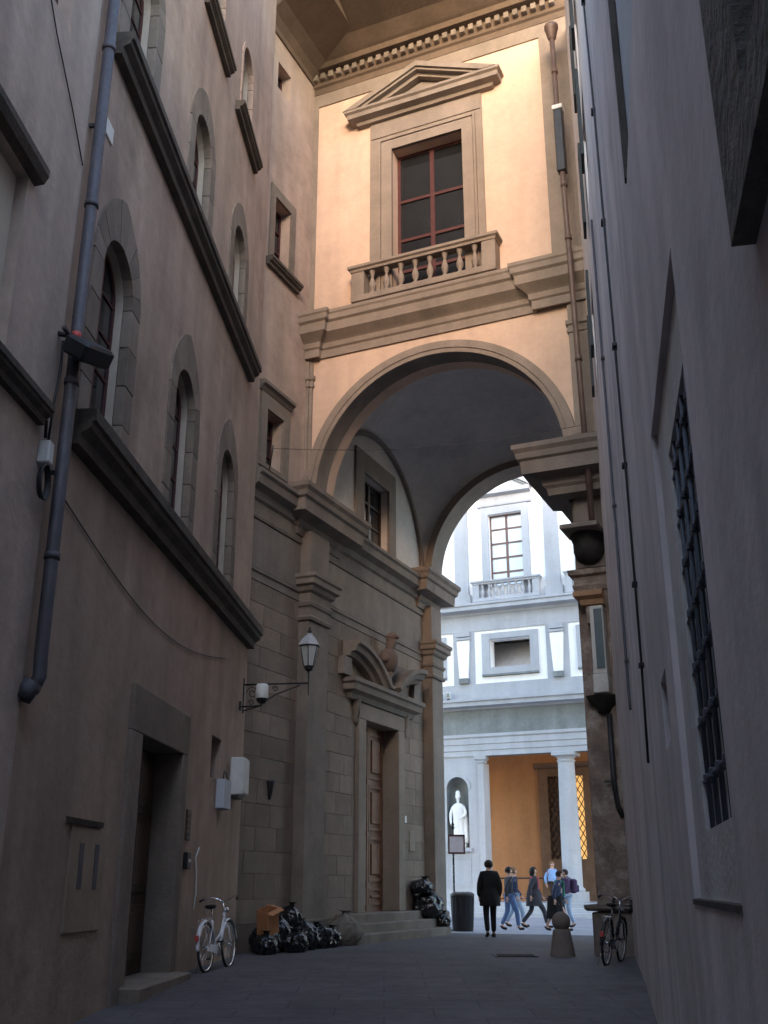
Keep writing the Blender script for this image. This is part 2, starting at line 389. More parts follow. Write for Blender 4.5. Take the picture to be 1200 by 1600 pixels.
MB().prism(rect(-14.2, -12.15, 9.95, 12.2), .16, .22, [rect(-14.1, -12.25, 10.05, 12.1)]).build('frame', REDF, wn_)

# ------------------------------------------------------------------ church and wall above it (frame C)
CB = fthing('C', 'church', 'brown ashlar church front with pilasters, panelled door and broken curved pediment', 'church')
CD0, CD1, CDZ = 2.72, 4.75, 5.05
MB().prism(rect(-3.3, 7.58, -.5, 9.62), .018, .6, [rect(CD0-.35, CD1+.35, -.4, CDZ+.25)]).build('wall_core', S_CHTRIM, CB)
MB().box(-3.3, 7.5, 5.4, 6, -.5, 21.5).box(-3.3, 7.5, .6, 6, 21.2, 21.5).box(-3.2, 7.4, 1.2, 5.3, -.4, 21).build('back_wall', S_CHTRIM, CB)
# ashlar, one object per block
zc = 0.0; ci = 0
ch = [.50, .44, .47, .42, .46, .44, .48, .43, .46, .45, .44, .47, .43, .46, .44, .46]
blk = {}
while zc < 7.2:
    h = min(ch[ci % 16], 7.24 - zc)
    for (a, b) in ((-3.2, -.72), (.22, 6.75)):
        x = a + (0 if ci % 2 else .42) - .42
        while x < b - .02:
            w = random.choice((.84, .95, 1.05, .74)); x0, x1 = max(a, x), min(b, x + w); x += w
            if x1 - x0 < .05: continue
            segs = [(x0, x1)]
            if zc < 5.35:
                segs = []
                for (p, q) in ((x0, min(x1, CD0 - .42)), (max(x0, CD1 + .42), x1)):
                    if q - p > .05: segs.append((p, q))
            for (p, q) in segs:
                MB().box(p + .003, q - .003, -.012*random.random(), .05, zc + .003, zc + h - .003, .005).build('ashlar_block', S_CHURCH, CB)
    zc += h; ci += 1
# entablature bands of the church wall
for (a, b) in ((-3.2, -.74), (.24, 6.75)):
    bm = MB()
    bm.moulding([(a, .03), (b, .03)], [(0, 7.25), (.05, 7.25), (.05, 7.42), (.085, 7.44), (.085, 7.50), (.04, 7.52), (0, 7.52)])
    bm.build('architrave', S_CHTRIM, CB)
    MB().box(a, b, -.012, .06, 7.53, 8.58).build('frieze', S_CHTRIM, CB)
    MB().moulding([(a, .03), (b, .03)], [(0, 8.6), (.07, 8.6), (.09, 8.66), (.06, 8.70), (.06, 8.98), (.13, 9.02), (.17, 9.16), (.34, 9.24), (.36, 9.42), (.42, 9.47), (.42, 9.55), (0, 9.64)]).build('cornice', S_CHTRIM, CB)
def pilaster(par, x0, x1, d, m):
    MB().box(x0, x1, -d, .04, -.2, 6.78, .008).build('pilaster_shaft', m, par)
    MB().box(x0-.06, x1+.06, -d-.06, .04, -.2, .55, .02).build('pilaster_base', m, par)
    P = [(x0, .03), (x0, -d), (x1, -d), (x1, .03)]
    c = MB()
    c.moulding(P, [(-.3, 6.78), (.05, 6.80), (.07, 6.86), (.04, 6.90), (.02, 6.92), (.02, 7.10), (.06, 7.13), (.08, 7.2), (.03, 7.24), (.03, 7.42),
                   (.10, 7.47), (.13, 7.56), (.20, 7.60), (.20, 7.72), (.24, 7.76), (.24, 7.84), (-.3, 7.84)])
    c.build('capital', m, par)
    MB().box(x0+.01, x1-.01, -d+.01, .04, 7.84, 8.9).build('dosseret', m, par)
def impost(par, P, m):
    MB().moulding(P, [(-.3, 8.75), (.03, 8.78), (.06, 8.92), (.12, 8.98), (.14, 9.10), (.46, 9.16), (.48, 9.44), (.54, 9.48), (.56, 9.60), (.62, 9.68), (.62, 9.78), (-.3, 9.84)]).build('impost_cornice', m, par)
pilaster(CB, -.72, .22, .28, S_CHTRIM)
pilaster(CB, 6.77, 7.58, .29, S_CHTRIM)
# door with surround, panels, steps, broken segmental pediment
for (a, b) in ((CD0-.40, CD0), (CD1, CD1+.40)): MB().box(a, b, -.10, .5, .6, CDZ, .01).build('door_jamb', S_ARCH, CB)
MB().box(CD0-.40, CD1+.40, -.104, .5, CDZ+.002, CDZ+.38, .012).build('door_lintel', S_ARCH, CB)
for s, x in ((-1, CD0-.62), (1, CD1+.44)):
    MB().lathe((x+.1, -.04, CDZ+.30), [(0, -.45), (.07, -.4), (.05, -.28), (.10, -.12), (.14, .08), (.12, .22), (0, .24)], 10).build('door_console', S_CHTRIM, CB)
MB().moulding([(CD0-.85, .03), (CD0-.85, -.03), (CD1+.85, -.03), (CD1+.85, .03)], [(-.02, 5.45), (.10, 5.46), (.14, 5.58), (.28, 5.64), (.30, 5.78), (.36, 5.82), (.36, 5.92), (-.02, 5.96)]).build('door_cornice', S_CHTRIM, CB)
dm = (CD0 + CD1) / 2
for c0, a0, a1 in ((dm-2.2, R(90), R(134)), (dm+2.2, R(46), R(90))):     # the two halves stand the wrong way round, wings outward
    MB().ring(c0, 4.04, [(2.40, .0), (2.40, -.20), (2.50, -.24), (2.52, -.36), (2.64, -.40), (2.67, -.48), (2.78, -.48), (2.78, .0)], a0, a1, 14).build('pediment_arc', S_CHTRIM, CB)
    xe = c0
    MB().prism([(c0-.25, 5.97), (c0+.25, 5.97), (c0+.2, 6.40), (c0-.2, 6.40)], -.16, .0).build('pediment_block', S_CHTRIM, CB)
dr = MB().box(CD0+.01, CD1-.01, .36, .44, .6, CDZ-.01).build('door', WOODR, CB)
for (a, b) in ((CD0+.1, dm-.08), (dm+.08, CD1-.1)):
    for (z0, z1) in ((.75, 1.15), (1.3, 2.35), (2.5, 3.6), (3.75, 4.9)):
        MB().prism(rect(a, b, z0, z1), .325, .362, [rect(a+.07, b-.07, z0+.07, z1-.07)]).box(a+.16, b-.16, .315, .362, z0+.16, z1-.16, .02).build('door_panel', WOODR, dr)
MB().box(dm-.04, dm+.04, .32, .362, .62, 5.0).build('cover_strip', WOODR, dr)
for i, (o, a, b) in enumerate(((.80, .80, 6.55), (.55, 1.05, 6.45), (.30, 1.35, 6.3))):
    MB().box(a, b, -o, .02, -.2 + .2*i, .2 + .2*i, .025).build('door_step', S_CHTRIM, CB)
MB().box(CD0-.4, CD1+.4, .02, .6, .3, .598).build('threshold', S_CHTRIM, CB)
MB().lathe((-1.78, -.02, 3.05), [(0, -.22), (.03, -.2), (.11, .12), (.11, .16), (0, .17)], 10).build('torch_holder', IRON, CB)
MB().box(5.62, 5.98, -.03, .0, 2.05, 2.55, .008).build('stone_tablet', S_ARCH, CB)
MB().box(5.3, 5.42, -.03, .0, 2.75, 2.92, .004).build('enamel_number', PLAST_W, CB)
# lunette wall with its window, inside the vault
MB().prism(rect(.3, 6.77, 9.62, 13.1), 0, .45, [rect(2.62, 4.26, 9.75, 11.62)]).build('lunette_wall', P_VAULT, CB)
MB().prism(rect(2.1, 4.72, 9.645, 12.2), -.06, .02, [rect(2.62, 4.26, 9.75, 11.62)]).build('window_surround', S_CHTRIM, CB)
def cross_window(par, x0, x1, z0, z1, y, nx, zbars, wood, glass, w=.055, name='window'):
    fr = MB().prism(rect(x0, x1, z0, z1), y, y+.07, [rect(x0+w, x1-w, z0+w, z1-w)])
    xb = [x0 + (x1-x0)*i/nx for i in range(nx+1)]
    for x in xb[1:-1]: fr.box(x-w*.7, x+w*.7, y-.01, y+.06, z0+w, z1-w)
    fo = fr.build(name, wood, par); zz = [z0] + list(zbars) + [z1]
    for z in zbars: MB().box(x0+w, x1-w, y-.004, y+.05, z-w*.5, z+w*.5).build('glazing_bar', wood, fo)
    for i in range(nx):
        for j in range(len(zz)-1):
            MB().box(xb[i]+.04, xb[i+1]-.04, y+.03+random.uniform(0, .005), y+.045, zz[j]+.02, zz[j+1]-.02).build('pane', glass, fo)
    return fo
cross_window(CB, 2.62, 4.26, 9.75, 11.62, .2, 2, (10.4, 11.0), WOOD, GLASS)
# the plaster wall standing over the church, before the arch
MB().prism(rect(-3.3, -.5, 9.62, 22.4), .0, .5, [rect(-2.5, -1.75, 9.95, 11.28), rect(-2.5, -1.73, 15.22, 16.95), rect(-2.6, -1.95, 20.2, 21.0)]).build('upper_wall', P_LEFT, CB)
for (x0, x1, z0, z1) in ((-2.5, -1.75, 9.95, 11.28), (-2.5, -1.73, 15.22, 16.95), (-2.6, -1.95, 20.2, 21.0)):
    cross_window(CB, x0, x1, z0, z1, .26, 2 if z0 < 20 else 1, [z0 + (z1-z0)*k/3 for k in (1, 2)] if z0 < 20 else [], REDF, GLASS, .045)
MB().prism(rect(-2.72, -1.5, 15.1, 17.22), -.04, .02, [rect(-2.5, -1.73, 15.22, 16.95)]).build('window_surround', S_SURR, CB)
MB().prism(rect(-2.78, -1.48, 9.85, 11.62), -.05, .02, [rect(-2.5, -1.75, 9.95, 11.28)]).build('window_surround', S_SURR, CB)
MB().moulding([(-2.85, 0), (-1.42, 0)], [(-.01, 11.63), (.06, 11.64), (.1, 11.72), (.17, 11.76), (.17, 11.84), (-.01, 11.88)]).build('window_hood', S_SURR, CB)
MB().moulding([(-2.8, 0), (-1.3, 0)], sillp(14.88, .22, .20)).build('window_sill', S_DARK, CB)
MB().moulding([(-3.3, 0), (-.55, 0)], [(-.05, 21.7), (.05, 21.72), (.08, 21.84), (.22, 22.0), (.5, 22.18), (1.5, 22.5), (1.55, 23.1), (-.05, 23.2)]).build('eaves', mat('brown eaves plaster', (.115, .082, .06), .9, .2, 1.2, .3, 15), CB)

# ------------------------------------------------------------------ the arch building (frame F): y = 0 is its street face
AB = fthing('F', 'arch_building', 'warm plastered building bridging the street over a wide stone arch', 'building')
AC, AR, AZ = 3.30, 3.00, 9.86
HA = 22.2
arch_h = [(AC - AR, 9.0), (AC + AR, 9.0)] + arc(AC, AZ, AR, 0, math.pi, 48)
WX0, WX1, WZ0, WZ1 = 2.29, 4.19, 14.6, 18.96
outl = [(-.02, 9.8), (AC-AR, 9.8)] + arc(AC, AZ, AR, math.pi, 0, 48) + [(AC+AR, 9.8), (7.3, 9.8), (7.3, HA), (-.02, HA)]
MB().prism(outl, 0, .9, [rect(WX0, WX1, WZ0, WZ1)]).build('front_wall', P_ARCH, AB)
outr = [(-9, -.5), (.0, -.5), (.0, 9.8), (AC-AR, 9.8)] + arc(AC, AZ, AR, math.pi, 0, 48) + [(AC+AR, 9.8), (6.6, 9.8), (6.6, -.5), (18, -.5), (18, HA), (-9, HA)]
MB().prism(outr, 7.37, 8.18).build('rear_wall', P_VAULT, AB)
MB().box(6.6, 7.3, .9, 7.37, -.5, HA).build('pier_wall', P_VAULT, AB)
MB().box(-.5, -.03, .9, 7.37, 13.2, HA).box(-.5, 7.3, .0, 8.18, HA, HA+.35).build('roof_slab', S_DARK, AB)
# sail vault between front and rear arch
vb = MB(); n = 36; hu, hv, cv = 3.30, 3.235, 4.135; RR = math.hypot(hu, hv); vs_ = []
for j in range(n+1):
    for i in range(n+1):
        a, b = -hu + 2*hu*i/n, -hv + 2*hv*j/n
        vs_.append((AC + a, cv + b, 9.72 + math.sqrt(max(0, RR*RR - a*a - b*b))))
vb.add(vs_, [(j*(n+1)+i, (j+1)*(n+1)+i, (j+1)*(n+1)+i+1, j*(n+1)+i+1) for j in range(n) for i in range(n)], True)
vb.build('vault', P_VAULT, AB, fix=False)
MB().ring(AC, AZ, [(AR-.02, .0), (AR-.02, -.06), (AR+.08, -.065), (AR+.09, -.09), (AR+.27, -.09), (AR+.28, -.05), (AR+.28, .0)], 0, math.pi, 64).build('archivolt', S_ARCH, AB)
MB().ring(AC, AZ, [(AR-.015, -.005), (AR-.015, .5), (AR+.03, .5), (AR+.03, -.005)], 0, math.pi, 64).build('arch_soffit', S_CHTRIM, AB)
MB().ring(AC, AZ, [(AR-.02, 8.19), (AR-.02, 7.34), (AR+.20, 7.34), (AR+.20, 7.36), (AR+.02, 8.19)], 0, math.pi, 64).build('rear_archivolt', S_ARCH, AB)
# lunette rib along the church side wall
lb = MB(); pr = [(3.235, .0), (3.235, .1), (3.12, .1), (3.12, .0)]; vs_ = []
for i in range(41):
    t = math.pi*i/40
    for (r, o) in pr: vs_.append((.01 + o, 4.135 - r*math.cos(t), 9.70 + r*math.sin(t)))
lb.add(vs_, [(i*4+j, i*4+(j+1) % 4, (i+1)*4+(j+1) % 4, (i+1)*4+j) for i in range(40) for j in range(4)])
lb.build('lunette_rib', S_CHTRIM, AB)
# main cornice with projecting ends
cp = [(-.02, 13.36), (.05, 13.36), (.055, 13.56), (.10, 13.60), (.12, 13.72), (.16, 13.76), (.34, 13.90), (.36, 14.12), (.42, 14.17), (.43, 14.30), (.46, 14.34), (.46, 14.42), (-.02, 14.52)]
MB().moulding([(-.02, 0), (-.02, -.14), (.34, -.14), (.34, 0), (5.82, 0), (5.82, -.14), (7.1, -.14)], cp).build('main_cornice', S_ARCH, AB)
for (x0, x1, z0, z1) in ((-.01, .13, 14.5, 21.45), (6.26, 7.0, 14.5, 21.45), (.13, 6.26, 21.05, 21.45)):
    MB().box(x0, x1, -.035, .05, z0, z1).build('wall_strip', S_ARCH, AB)
MB().box(-.01, .08, -.10, .05, 9.85, 13.34).box(.08, .16, -.05, .05, 9.85, 13.34).build('corner_pilaster', S_ARCH, AB)
MB().box(6.54, 7.0, -.12, .05, 9.85, 13.34).build('corner_pilaster', S_ARCH, AB)
for P in ([(-.02, -.10), (.08, -.10), (.08, -.05), (.17, -.05), (.17, 0)], [(6.54, .02), (6.54, -.12), (7.0, -.12)]):
    MB().moulding(P, [(-.03, 12.62), (.03, 12.63), (.03, 12.70), (.01, 12.71), (.01, 12.80), (.05, 12.82), (.05, 12.92), (-.03, 12.93)]).build('pilaster_band', S_ARCH, AB)
    MB().moulding(P, [(-.03, 10.15), (.06, 10.17), (.06, 10.27), (-.03, 10.3)]).build('pilaster_band', S_ARCH, AB)
# top cornice with dentils and deep eaves
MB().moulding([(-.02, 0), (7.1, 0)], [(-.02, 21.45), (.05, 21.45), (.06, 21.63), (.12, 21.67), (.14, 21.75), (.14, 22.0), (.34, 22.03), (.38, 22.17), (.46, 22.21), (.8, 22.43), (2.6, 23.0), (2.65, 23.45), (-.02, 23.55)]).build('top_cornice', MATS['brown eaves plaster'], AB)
den = MB().box(0, .13, -.28, -.13, 21.77, 21.95, .01).build('dentil', S_SURR, AB); den.location = (.05, 0, 0)
for i in range(1, 29):
    d = den.copy(); COL.objects.link(d); d.parent = AB; d.location = (.05 + .235*i, 0, 0)
# great window
MB().prism(rect(1.68, 4.72, 14.52, 19.95), -.045, .02, [rect(WX0, WX1, WZ0, WZ1)]).build('window_backing', S_ARCH, AB)
for (a, b) in ((.0, .28), (.30, .36)):
    y = -.075 if a == 0 else -.10
    MB().prism([(WX0-b, 14.52), (WX0-a, 14.52), (WX0-a, WZ1+a), (WX1+a, WZ1+a), (WX1+a, 14.52), (WX1+b, 14.52), (WX1+b, WZ1+b), (WX0-b, WZ1+b)], y, -.03).build('window_architrave', S_ARCH, AB)
MB().box(1.72, 4.68, -.07, -.03, 19.42, 19.86).build('window_frieze', S_ARCH, AB)
pedp = [(-.04, 19.9), (.10, 19.92), (.13, 20.0), (.30, 20.04), (.31, 20.16), (.37, 20.2), (.37, 20.27), (-.04, 20.3)]
MB().moulding([(1.45, .0), (1.45, -.045), (4.95, -.045), (4.95, .0)], pedp).build('pediment_cornice', S_ARCH, AB)
pm, pz = 3.12, 21.2
for s in (-1, 1):
    e, ez = (1.04, 20.28) if s < 0 else (5.24, 20.28)
    for (h0, h1, d) in ((.0, .16, .42), (.16, .23, .36), (.23, .34, .22)):
        MB().prism([(e, ez), (pm, pz), (pm, pz-.34), (pm, pz - h1), (e + s*-1*(h1/.40), ez)] if False else [(e - s*h0*2.35, ez), (pm, pz-h0), (pm, pz-h1), (e - s*h1*2.35, ez)], -d, -.03).build('raking_cornice', S_ARCH, AB)
MB().prism([(1.9, 20.28), (4.5, 20.28), (pm, 20.8)], -.05, .01).build('tympanum', S_ARCH, AB)
cross_window(AB, WX0, WX1, WZ0, WZ1, .32, 2, (15.5, 16.4, 17.55), REDF, GLASS, .08)
# balustrade
def balustrade(par, x0, x1, z0, zt, y, n, m, ped):
    MB().box(x0, x1, y-.12, y+.12, z0, z0+.16, .01).build('balustrade_base', m, par)
    MB().moulding([(x0, .0), (x0, y-.10), (x1, y-.10), (x1, .0)], [(-.22, zt-.16), (.02, zt-.16), (.03, zt-.1), (.08, zt-.07), (.08, zt), (-.22, zt)]).build('handrail', m, par)
    for x in (x0, x1-ped): MB().box(x, x+ped, y-.10, y+.10, z0+.16, zt-.16, .01).build('pedestal', m, par)
    h = zt - z0 - .32
    a = MB().lathe((0, 0, 0), [(.075, 0), (.075, .07*h), (.05, .1*h), (.04, .14*h), (.085, .32*h), (.09, .4*h), (.07, .52*h), (.04, .68*h), (.035, .78*h), (.06, .82*h), (.05, .88*h), (.075, .92*h), (.075, h)], 12).build('baluster', m, par)
    w = (x1 - x0 - 2*ped) / n
    for i in range(n):
        o = a if i == 0 else a.copy()
        if i: COL.objects.link(o); o.parent = par
        o.location = (x0 + ped + w*(i+.5), y, z0+.16)
balustrade(AB, 1.33, 5.02, 14.52, 15.50, -.26, 8, S_ARCH, .34)
for x in (1.33, 4.68): MB().box(x, x+.34, -.16, .0, 14.52, 15.34).build('pedestal_return', S_ARCH, AB)
# the free pier against the cool grey palazzo
MB().box(6.33, 7.3, .0, .9, -.3, 9.8, .02).build('pier_shaft', BRICKY, AB)
MB().moulding([(6.33, .9), (6.33, .0), (7.0, .0)], [(-.1, .74), (.16, .76), (.20, .80), (.20, .86), (-.1, .9)]).build('pier_plinth_band', S_CHTRIM, AB)
MB().box(6.24, 7.0, -.09, .9, -.3, .74, .02).build('pier_plinth', S_CHTRIM, AB)
MB().moulding([(6.33, .9), (6.33, .0), (7.0, .0)], [(-.1, 6.78), (.05, 6.80), (.08, 6.9), (.04, 6.95), (.05, 7.08), (.13, 7.12), (.15, 7.22), (-.1, 7.25)]).build('pier_capital', BRICKY, AB)
MB().box(6.40, 7.0, -.10, .0, 7.25, 8.9, .01).build('pier_panel', S_CHTRIM, AB)
impost(AB, [(6.0, 1.55), (6.0, -.42), (7.2, -.42)], S_CHTRIM)
impost(AB, [(-.02, -.42), (.04, -.42), (.04, 1.75), (-.02, 1.75)], S_CHTRIM)
impost(AB, [(-.02, 6.9), (.06, 6.9), (.06, 8.25), (-.02, 8.25)], S_CHTRIM)

# ------------------------------------------------------------------ the cool grey palazzo beside the camera (frame R)
RB = fthing('R', 'grey_palazzo', 'cool grey plaster palazzo with a barred street-level window', 'building')
HR = 21.0
PX0, PX1, PZ0, PZ1 = 15.55, 17.52, 1.12, 3.68
shw = [(7.3, 8.45, 10.9, 12.4), (7.5, 8.4, 13.2, 14.6), (4.6, 5.6, 9.4, 10.8)]
rh = [rect(PX0, PX1, PZ0, PZ1), rect(14.4, 14.95, 2.0, 2.42), rect(15.5, 17.2, 5.5, 7.4), rect(19.55, 20.6, 2.75, 4.6)] + [rect(*q) for q in shw]
MB().prism([(.45, -.9), (44, -.9), (44, 13.2), (11.8, 13.2), (11.8, HR), (.45, HR)], 0, .55, rh).build('wall', P_RIGHT, RB)
MB().box(.45, 44, 5.5, 6, -.9, 13.1).box(11.8, 44, .55, 6, 12.9, 13.2).box(.45, 11.8, .55, 6, HR-.3, HR).box(.5, 43.8, 1.2, 5.4, -.8, 12.8).box(.5, 11.7, 1.2, 5.4, 12.8, HR-.5).build('back_wall', P_RIGHT, RB)
MB().prism(rect(PX0, PX1, PZ0, PZ1), .035, .5, [rect(16.15, 17.32, 1.42, 3.30)]).build('sunk_panel', mat('grey green panel plaster', (.60, .57, .53), .92, .12, .8, .4, 22, .25), RB)
MB().moulding([(PX0-.02, 0), (PX1+.02, 0)], [(-.02, PZ0-.025), (.008, PZ0-.025), (.008, PZ0), (-.02, PZ0+.005)]).build('panel_drip', S_DARK, RB)
gw = MB().box(16.15, 17.32, .40, .44, 1.42, 3.30).build('barred_window', GLASS, RB)
BARM = mat('blue grey bar paint', (.09, .10, .12), .5, .2, 5, .15, spec=.4)
for i in range(4):
    MB().tube([(16.34 + .27*i, .05, 1.40), (16.34 + .27*i, .05, 3.32)], .012, 6).build('vertical_bar', BARM, gw)
for i in range(7):
    z = 1.64 + .255*i
    hbm = MB().tube([(16.13, .05, z), (17.34, .05, z)], .010, 6)
    for k in range(4): hbm.box(16.322 + .27*k, 16.358 + .27*k, .03, .07, z-.022, z+.022, .006)
    hbm.build('cross_bar', BARM, gw)
MB().box(14.4, 14.95, .3, .34, 2.0, 2.42).build('slot_window', GLASS, RB)
MB().box(15.45, 17.25, .035, .5, 5.45, 7.45).build('blind_recess', mat('pale blue grey infill', (.55, .58, .60), .9, .1, 1, .2), RB)
MB().box(15.5, 15.56, -.012, .03, 5.5, 7.4).build('recess_edge', S_DARK, RB)
for (x0, x1, z0, z1) in shw:
    w_ = cross_window(RB, x0, x1, z0, z1, .2, 2, ((z0+z1)/2,), SHUT, GLASS)
    for (a, b) in ((x0-.48, x0-.02), (x1+.02, x1+.48)):
        sh = MB().prism(rect(a, b, z0, z1), -.09, -.045, [rect(a+.06, b-.06, z0+.06, z1-.06)]).build('shutter', SHUT, RB)
        nl = int((z1-z0-.14)/.07)
        for i in range(nl):
            MB().box(a+.06, b-.06, -.085, -.055, z0+.08+.07*i, z0+.12+.07*i).build('louvre', SHUT, sh)
# rough stone surround of the window next to the camera
sv = MB()
MB().prism(rect(19.2, 20.95, 2.58, 5.0), -.055, .3, [rect(19.55, 20.6, 2.75, 4.6)]).build('stone_surround', mat('rough grey brown stone', (.20, .18, .155), .95, .35, 5, 1.0, 22, .2, dirt=(.08, .07, .06), dirt_amt=.6, dirt_scale=6), RB)
MB().box(19.55, 20.6, .28, .32, 2.75, 4.6).build('near_window', GLASS, RB)

# ------------------------------------------------------------------ unseen block added behind the viewpoint to shade the lower arch front
BB = thing('rear_shade_block', 'plain plaster block added unseen behind the viewpoint to shade the lower arch front', 'building', (0, -26, 0))
MB().prism(rect(-16, 16, -.9, 24.5), -.5, 0, [rect(-5 + 2.6*i, -3.9 + 2.6*i, z, z + 2) for i in range(5) for z in (5, 10, 15)]).box(-16, 16, -5, -.52, -.9, 24.4).build('wall', P_LEFT, BB)
for i in range(5):
    for z in (5, 10, 15): MB().box(-5 + 2.6*i, -3.9 + 2.6*i, -.3, -.25, z, z + 2).build('window', GLASS, BB)

# ------------------------------------------------------------------ court wing beyond the arch (frame U)
UB = fthing('U', 'gallery_wing', 'pale stone gallery wing with columned loggia across the bright court', 'building')
BAY = 4.3; K = range(-3, 4); X0 = -1.08
mez = []; mwin = []
for k in K:
    c = X0 + BAY*(k + .5); mez.append(rect(c-.93, c+.93, 10.3, 11.58)); mwin.append(rect(c-.80, c+.80, 14.0, 17.45))
xl, xr = X0 + BAY*K[0], X0 + BAY*(K[-1] + 1)
MB().prism(rect(xl, xr, 8.85, 21.5), 0, .6, mez + mwin).build('upper_wall', P_COURT, UB)
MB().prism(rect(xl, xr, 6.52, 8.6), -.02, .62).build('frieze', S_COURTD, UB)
MB().moulding([(xl, 0), (xr, 0)], [(-.1, 6.50), (.06, 6.50), (.06, 6.72), (.10, 6.74), (.10, 6.98), (.14, 7.0), (.14, 7.24), (.2, 7.30), (.2, 7.42), (-.1, 7.44)]).build('architrave', S_COURT, UB)
MB().moulding([(xl, 0), (xr, 0)], [(-.1, 8.46), (.1, 8.5), (.16, 8.56), (.5, 8.6), (.5, 8.76), (.58, 8.8), (.58, 8.9), (-.1, 8.95)]).build('lower_cornice', S_COURT, UB)
MB().box(xl, xr, -.06, .02, 8.94, 9.62).build('band_course', S_COURT, UB)
MB().box(xl, xr, -.05, .02, 12.0, 12.75).build('upper_band', S_COURT, UB)
MB().moulding([(xl, 0), (xr, 0)], [(-.1, 12.7), (.1, 12.72), (.15, 12.82), (.5, 12.9), (.5, 13.06), (.56, 13.1), (.56, 13.2), (-.1, 13.26)]).build('upper_cornice', S_COURT, UB)
MB().box(xl, xr, 5.8, 6.2, 0, 21.5).box(xl, xr, 0, 6.2, 21.5, 21.9).box(xl, xr, .6, 5.8, 12.1, 12.4).build('inner_shell', P_COURT, UB)
MB().moulding([(xl, 0), (xr, 0)], [(-.1, 21.2), (.2, 21.25), (.9, 21.5), (1.0, 21.9), (-.1, 21.9)]).build('eaves_cornice', S_COURT, UB)
MB().box(xl, xr, 5.6, 5.8, .55, 12.1).build('loggia_back_wall', P_OCHRE, UB)
# loggia vault seen through the mezzanine openings
lv = MB(); vs_ = []
for i in range(13):
    t = math.pi*i/12
    for x in (xl, xr): vs_.append((x, 3.1 - 2.5*math.cos(t), 9.6 + 2.4*math.sin(t)))
lv.add(vs_, [(2*i, 2*i+1, 2*i+3, 2*i+2) for i in range(12)], True); lv.build('loggia_vault', P_VAULT, UB)
for k in K:
    c = X0 + BAY*(k + .5); vis = k in (-1, 0, 1)
    MB().prism(rect(c-1.29, c+1.29, 9.98, 11.85), -.09, .02, [rect(c-.93, c+.93, 10.3, 11.58)]).build('mezzanine_frame', S_COURT, UB)
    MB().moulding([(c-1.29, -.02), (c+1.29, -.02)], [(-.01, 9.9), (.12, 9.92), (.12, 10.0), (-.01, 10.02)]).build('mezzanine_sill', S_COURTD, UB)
    MB().prism([(c-1.14, 13.3), (c-.8, 13.3), (c-.8, 17.45), (c+.8, 17.45), (c+.8, 13.3), (c+1.14, 13.3), (c+1.14, 17.82), (c-1.14, 17.82)], -.08, .02).build('window_frame', S_COURT, UB)
    MB().moulding([(c-1.3, 0), (c+1.3, 0)], [(-.02, 17.83), (.12, 17.84), (.14, 17.92), (.04, 17.95), (.04, 18.32), (.3, 18.4), (.34, 18.58), (-.02, 18.62)]).build('window_cornice', S_COURT, UB)
    for s in (-1, 1):
        MB().prism([(c+s*1.62, 18.6), (c, 19.62), (c, 19.42), (c+s*1.34, 18.6)], -.34, .0).build('raking_cornice', S_COURT, UB)
        MB().prism([(c+s*1.33, 18.6), (c, 19.41), (c, 19.3), (c+s*1.15, 18.6)], -.24, .0).build('raking_moulding', S_COURTD, UB)
    cross_window(UB, c-.8, c+.8, 14.0, 17.45, .2, 2, [14.0 + 3.45*q/5 for q in (1, 2, 3, 4)], mat('brown court window wood', (.15, .09, .075), .6, .1, 3, .1), SKYPANE, .075)
    if vis: balustrade(UB, c-1.55, c+1.55, 13.26, 14.22, -.26, 8, S_COURT, .3)
